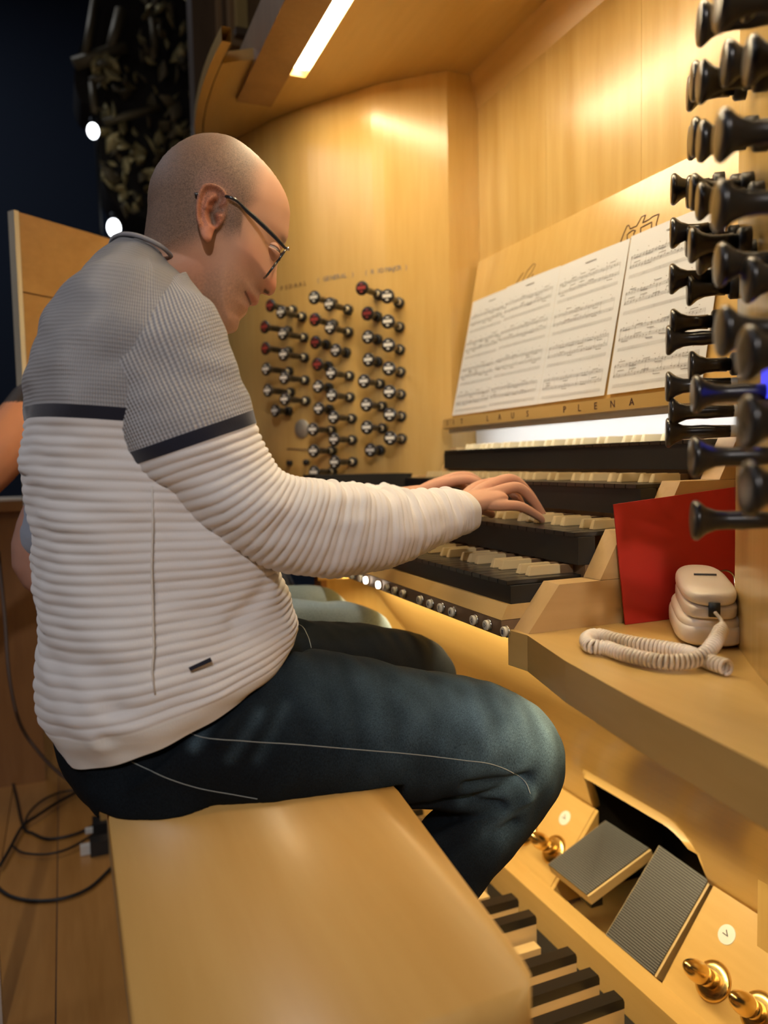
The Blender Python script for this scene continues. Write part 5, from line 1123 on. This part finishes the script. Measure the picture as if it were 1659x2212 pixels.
# cables on the floor
def cable(lab, P, r, z=-1.0545, m=BLACKP): 
    Q = [tuple(onZ(p[0], p[1], z if len(p) < 3 else p[2])) for p in P]; o = tube('floor_cable', crom(Q, 90), r, m, n=8); tag(o, lab, 'cable', 'cables on the floor')
cable('black cable looping twice on the floor behind the bench', [(15, 1640), (35, 1720), (50, 1785), (70, 1800), (110, 1812), (180, 1795), (238, 1755), (260, 1720)], .0042)
cable('black cable with the biggest loop, nearest the camera on the floor', [(-30, 1830), (-20, 1890), (8, 1928), (60, 1945), (130, 1942), (190, 1920), (235, 1880), (262, 1850)], .0045)
cable('black cable crossing the other loops on the floor', [(0, 1870), (20, 1835), (48, 1785), (75, 1765), (130, 1730), (190, 1700), (240, 1690)], .0045, z=-1.0455)
cable('thin black cable, the middle loop on the floor', [(52, 1790), (60, 1760), (90, 1730), (130, 1712), (190, 1702)], .0032, z=-1.0475)
cable('thin black cable curving under the bench from the middle loop', [(28, 1828), (50, 1842), (100, 1845), (150, 1832), (205, 1800), (250, 1770)], .0032, z=-1.0475)
hc_ = [onY(-4, 1190, 2.1), onY(10, 1330, 2.05), onY(20, 1460, 2.0), onY(42, 1560, 2.0), onY(80, 1620, 2.0), onY(125, 1668, 2.0), onY(175, 1700, 2.0)]
tag(tube('hanging_cable', crom(hc_, 50), .0042, mat('brown_rubber', (.10, .065, .05), .6), n=8), 'brownish cable hanging down behind the man at the left edge', 'cable')
pg = empty('power_plug', tuple(onZ(205, 1835, -1.06)), 'black power plug with a white connector on the floor by the bench', 'plug'); q = onZ(212, 1842, -1.06)
box('plug_body', q[0]-.02, q[0]+.035, q[1]-.02, q[1]+.02, -1.06, -1.02, BLACKP, pg, bevel=.005); box('connector', q[0]-.045, q[0]-.02, q[1]+.0, q[1]+.02, -1.06, -1.035, WHITE, pg, bevel=.003)
ad = empty('power_adapter', tuple(onZ(225, 1800, -1.06)), 'small black power adapter on the floor beside the bench end', 'adapter'); q = onZ(225, 1805, -1.06); box('adapter_body', q[0]-.03, q[0]+.03, q[1]-.03, q[1]+.03, -1.06, -1.01, BLACKP, ad, bevel=.005); box('adapter_pin', q[0]-.05, q[0]-.03, q[1]-.008, q[1]+.008, -1.042, -1.03, WHITE, ad, bevel=.002)

# organ case at upper left
oc = empty('organ_case_front', (.5, 2.9, .9), 'brown moulded organ case frame rising above the console canopy', 'organ case')
for nm, u0, u1, v1, Y, m, th in (('case_post', 424, 474, 300, 2.70, DARKW, .10), ('case_moulding', 474, 484, 140, 2.66, MIDW, .04), ('case_moulding', 484, 496, 118, 2.64, DARKW, .04), ('case_moulding', 497, 512, 78, 2.60, MIDW, .04), ('case_panel', 512, 536, 62, 2.56, MAPLE, .03), ('case_panel', 536, 600, 62, 2.58, MIDW, .03)):
    a = onY(u0, v1, Y); b = onY(u1, v1, Y); box(nm, a[0], b[0], Y, Y+th, a[2], 2.6, m, oc, bevel=.001)
for u0, u1, v0, v1, Y, m in ((497, 540, 78, 95, 2.55, MIDW), (484, 522, 118, 132, 2.60, MIDW), (510, 540, 62, 72, 2.52, DARKW), (486, 515, 96, 116, 2.66, DARKW)):
    a = onY(u0, v1, Y); b = onY(u1, v0, Y); box('moulding_foot', a[0], b[0], Y, Y+.06, a[2], b[2], m, oc, bevel=.001)
# carved gilt pillar far behind
cp_ = empty('carved_pillar', (-.1, 4.6, .2), 'dark gilded baroque carving with frames and leaves, out of focus at upper left', 'carving')
Yc_ = 4.5; hull = crom([(235, -60), (165, 130), (170, 210), (205, 240), (215, 330), (225, 400), (262, 452), (330, 475)], 30)
V = []; 
for u, v in hull: V.append(onY(u, v, Yc_+.12))
V += [onY(470, 470, Yc_+.12), onY(470, -60, Yc_+.12)]
prism('pillar_core', [Vector(p) for p in V], Vector((0, .35, 0)), mat('dark_carving', (.030, .022, .015), .7), cp_)
def cbar(u0, v0, u1, v1, th, m, Y=Yc_): a = onY(u0, v0, Y); b = onY(u1, v1, Y); tube('frame_bar', [a+(b-a)*t for t in (0, .5, 1)], th, m, cp_, n=4)
for a in ((160, 138, 270, 100, .035), (195, 175, 255, 160, .022), (200, 178, 205, 245, .020), (225, 265, 345, 230, .022), (262, 20, 240, 110, .03), (205, 0, 185, 120, .02), (330, 40, 335, 110, .02)): cbar(*a[:4], a[4], GILT2)
rg = random.Random(5)
def leaf_data(nm, m):
    bm = bmesh.new(); bmesh.ops.create_icosphere(bm, subdivisions=2, radius=1)
    for v in bm.verts:
        x_ = v.co.x; w_ = max(.12, 1-abs(x_)**1.6); v.co.y *= w_*.8; v.co.z = v.co.z*w_*.28+.35*x_*x_; v.co.y += .12*sin(6*x_)
    me = bpy.data.meshes.new(nm); bm.to_mesh(me); bm.free(); me.materials.append(m); me.polygons.foreach_set('use_smooth', [True]*len(me.polygons)); return me
LD = [leaf_data('carved_leaf', GILT), leaf_data('carved_leaf', GILT2)]
for k in range(190):
    v = rg.uniform(-10, 465); ul = np.interp(v, hull[:, 1], hull[:, 0]); u = rg.uniform(max(ul+3, 205), 432)
    if v < 120 and u < 300: continue
    p = onY(u, v, Yc_+rg.uniform(-.05, .08)); o = put('carved_leaf', LD[0 if rg.random() < .55 else 1], p, (rg.uniform(0, 6), rg.uniform(0, 6), rg.uniform(0, 6)), cp_); s_ = rg.uniform(.018, .05); o.scale = (s_*1.5, s_, s_)
for i_, (u, v, s_) in enumerate(((201, 283, .034), (246, 492, .040))):
    p = onY(u, v, 4.2); l = empty('hall_lamp', tuple(p), ('small bright white lamp beside the carving', 'larger bright white lamp low above the wooden screen')[i_], 'lamp')
    bm = bmesh.new(); bmesh.ops.create_uvsphere(bm, u_segments=20, v_segments=14, radius=s_); bmesh.ops.scale(bm, vec=(.8, .8, 1.1), verts=bm.verts[:]); bmesh.ops.translate(bm, verts=bm.verts[:], vec=Vector(p)); bmobj('bulb', bm, LAMP, l, smooth=True); tube('lamp_pole', [(p[0]+.02, p[1]+.06, -1.06), (p[0]+.02, p[1]+.06, p[2]), (p[0], p[1]+.01, p[2])], .008, BLACKP, l, n=6)
    axis_lathe('socket', [(0, s_*.5), (s_*.8, s_*.4), (s_*.8, 0)], Vector(p)+Vector((0, 0, s_)), (0, 0, 1), BLACKP, l, 14)
# ------------------------------------------------------------------ lift everything so the floor is at z = 0
for o in bpy.data.objects:
    if o.parent is None:
        if o is camo: o.matrix_world = Matrix.Translation((0, 0, H0)) @ M
        else: o.location.z += H0
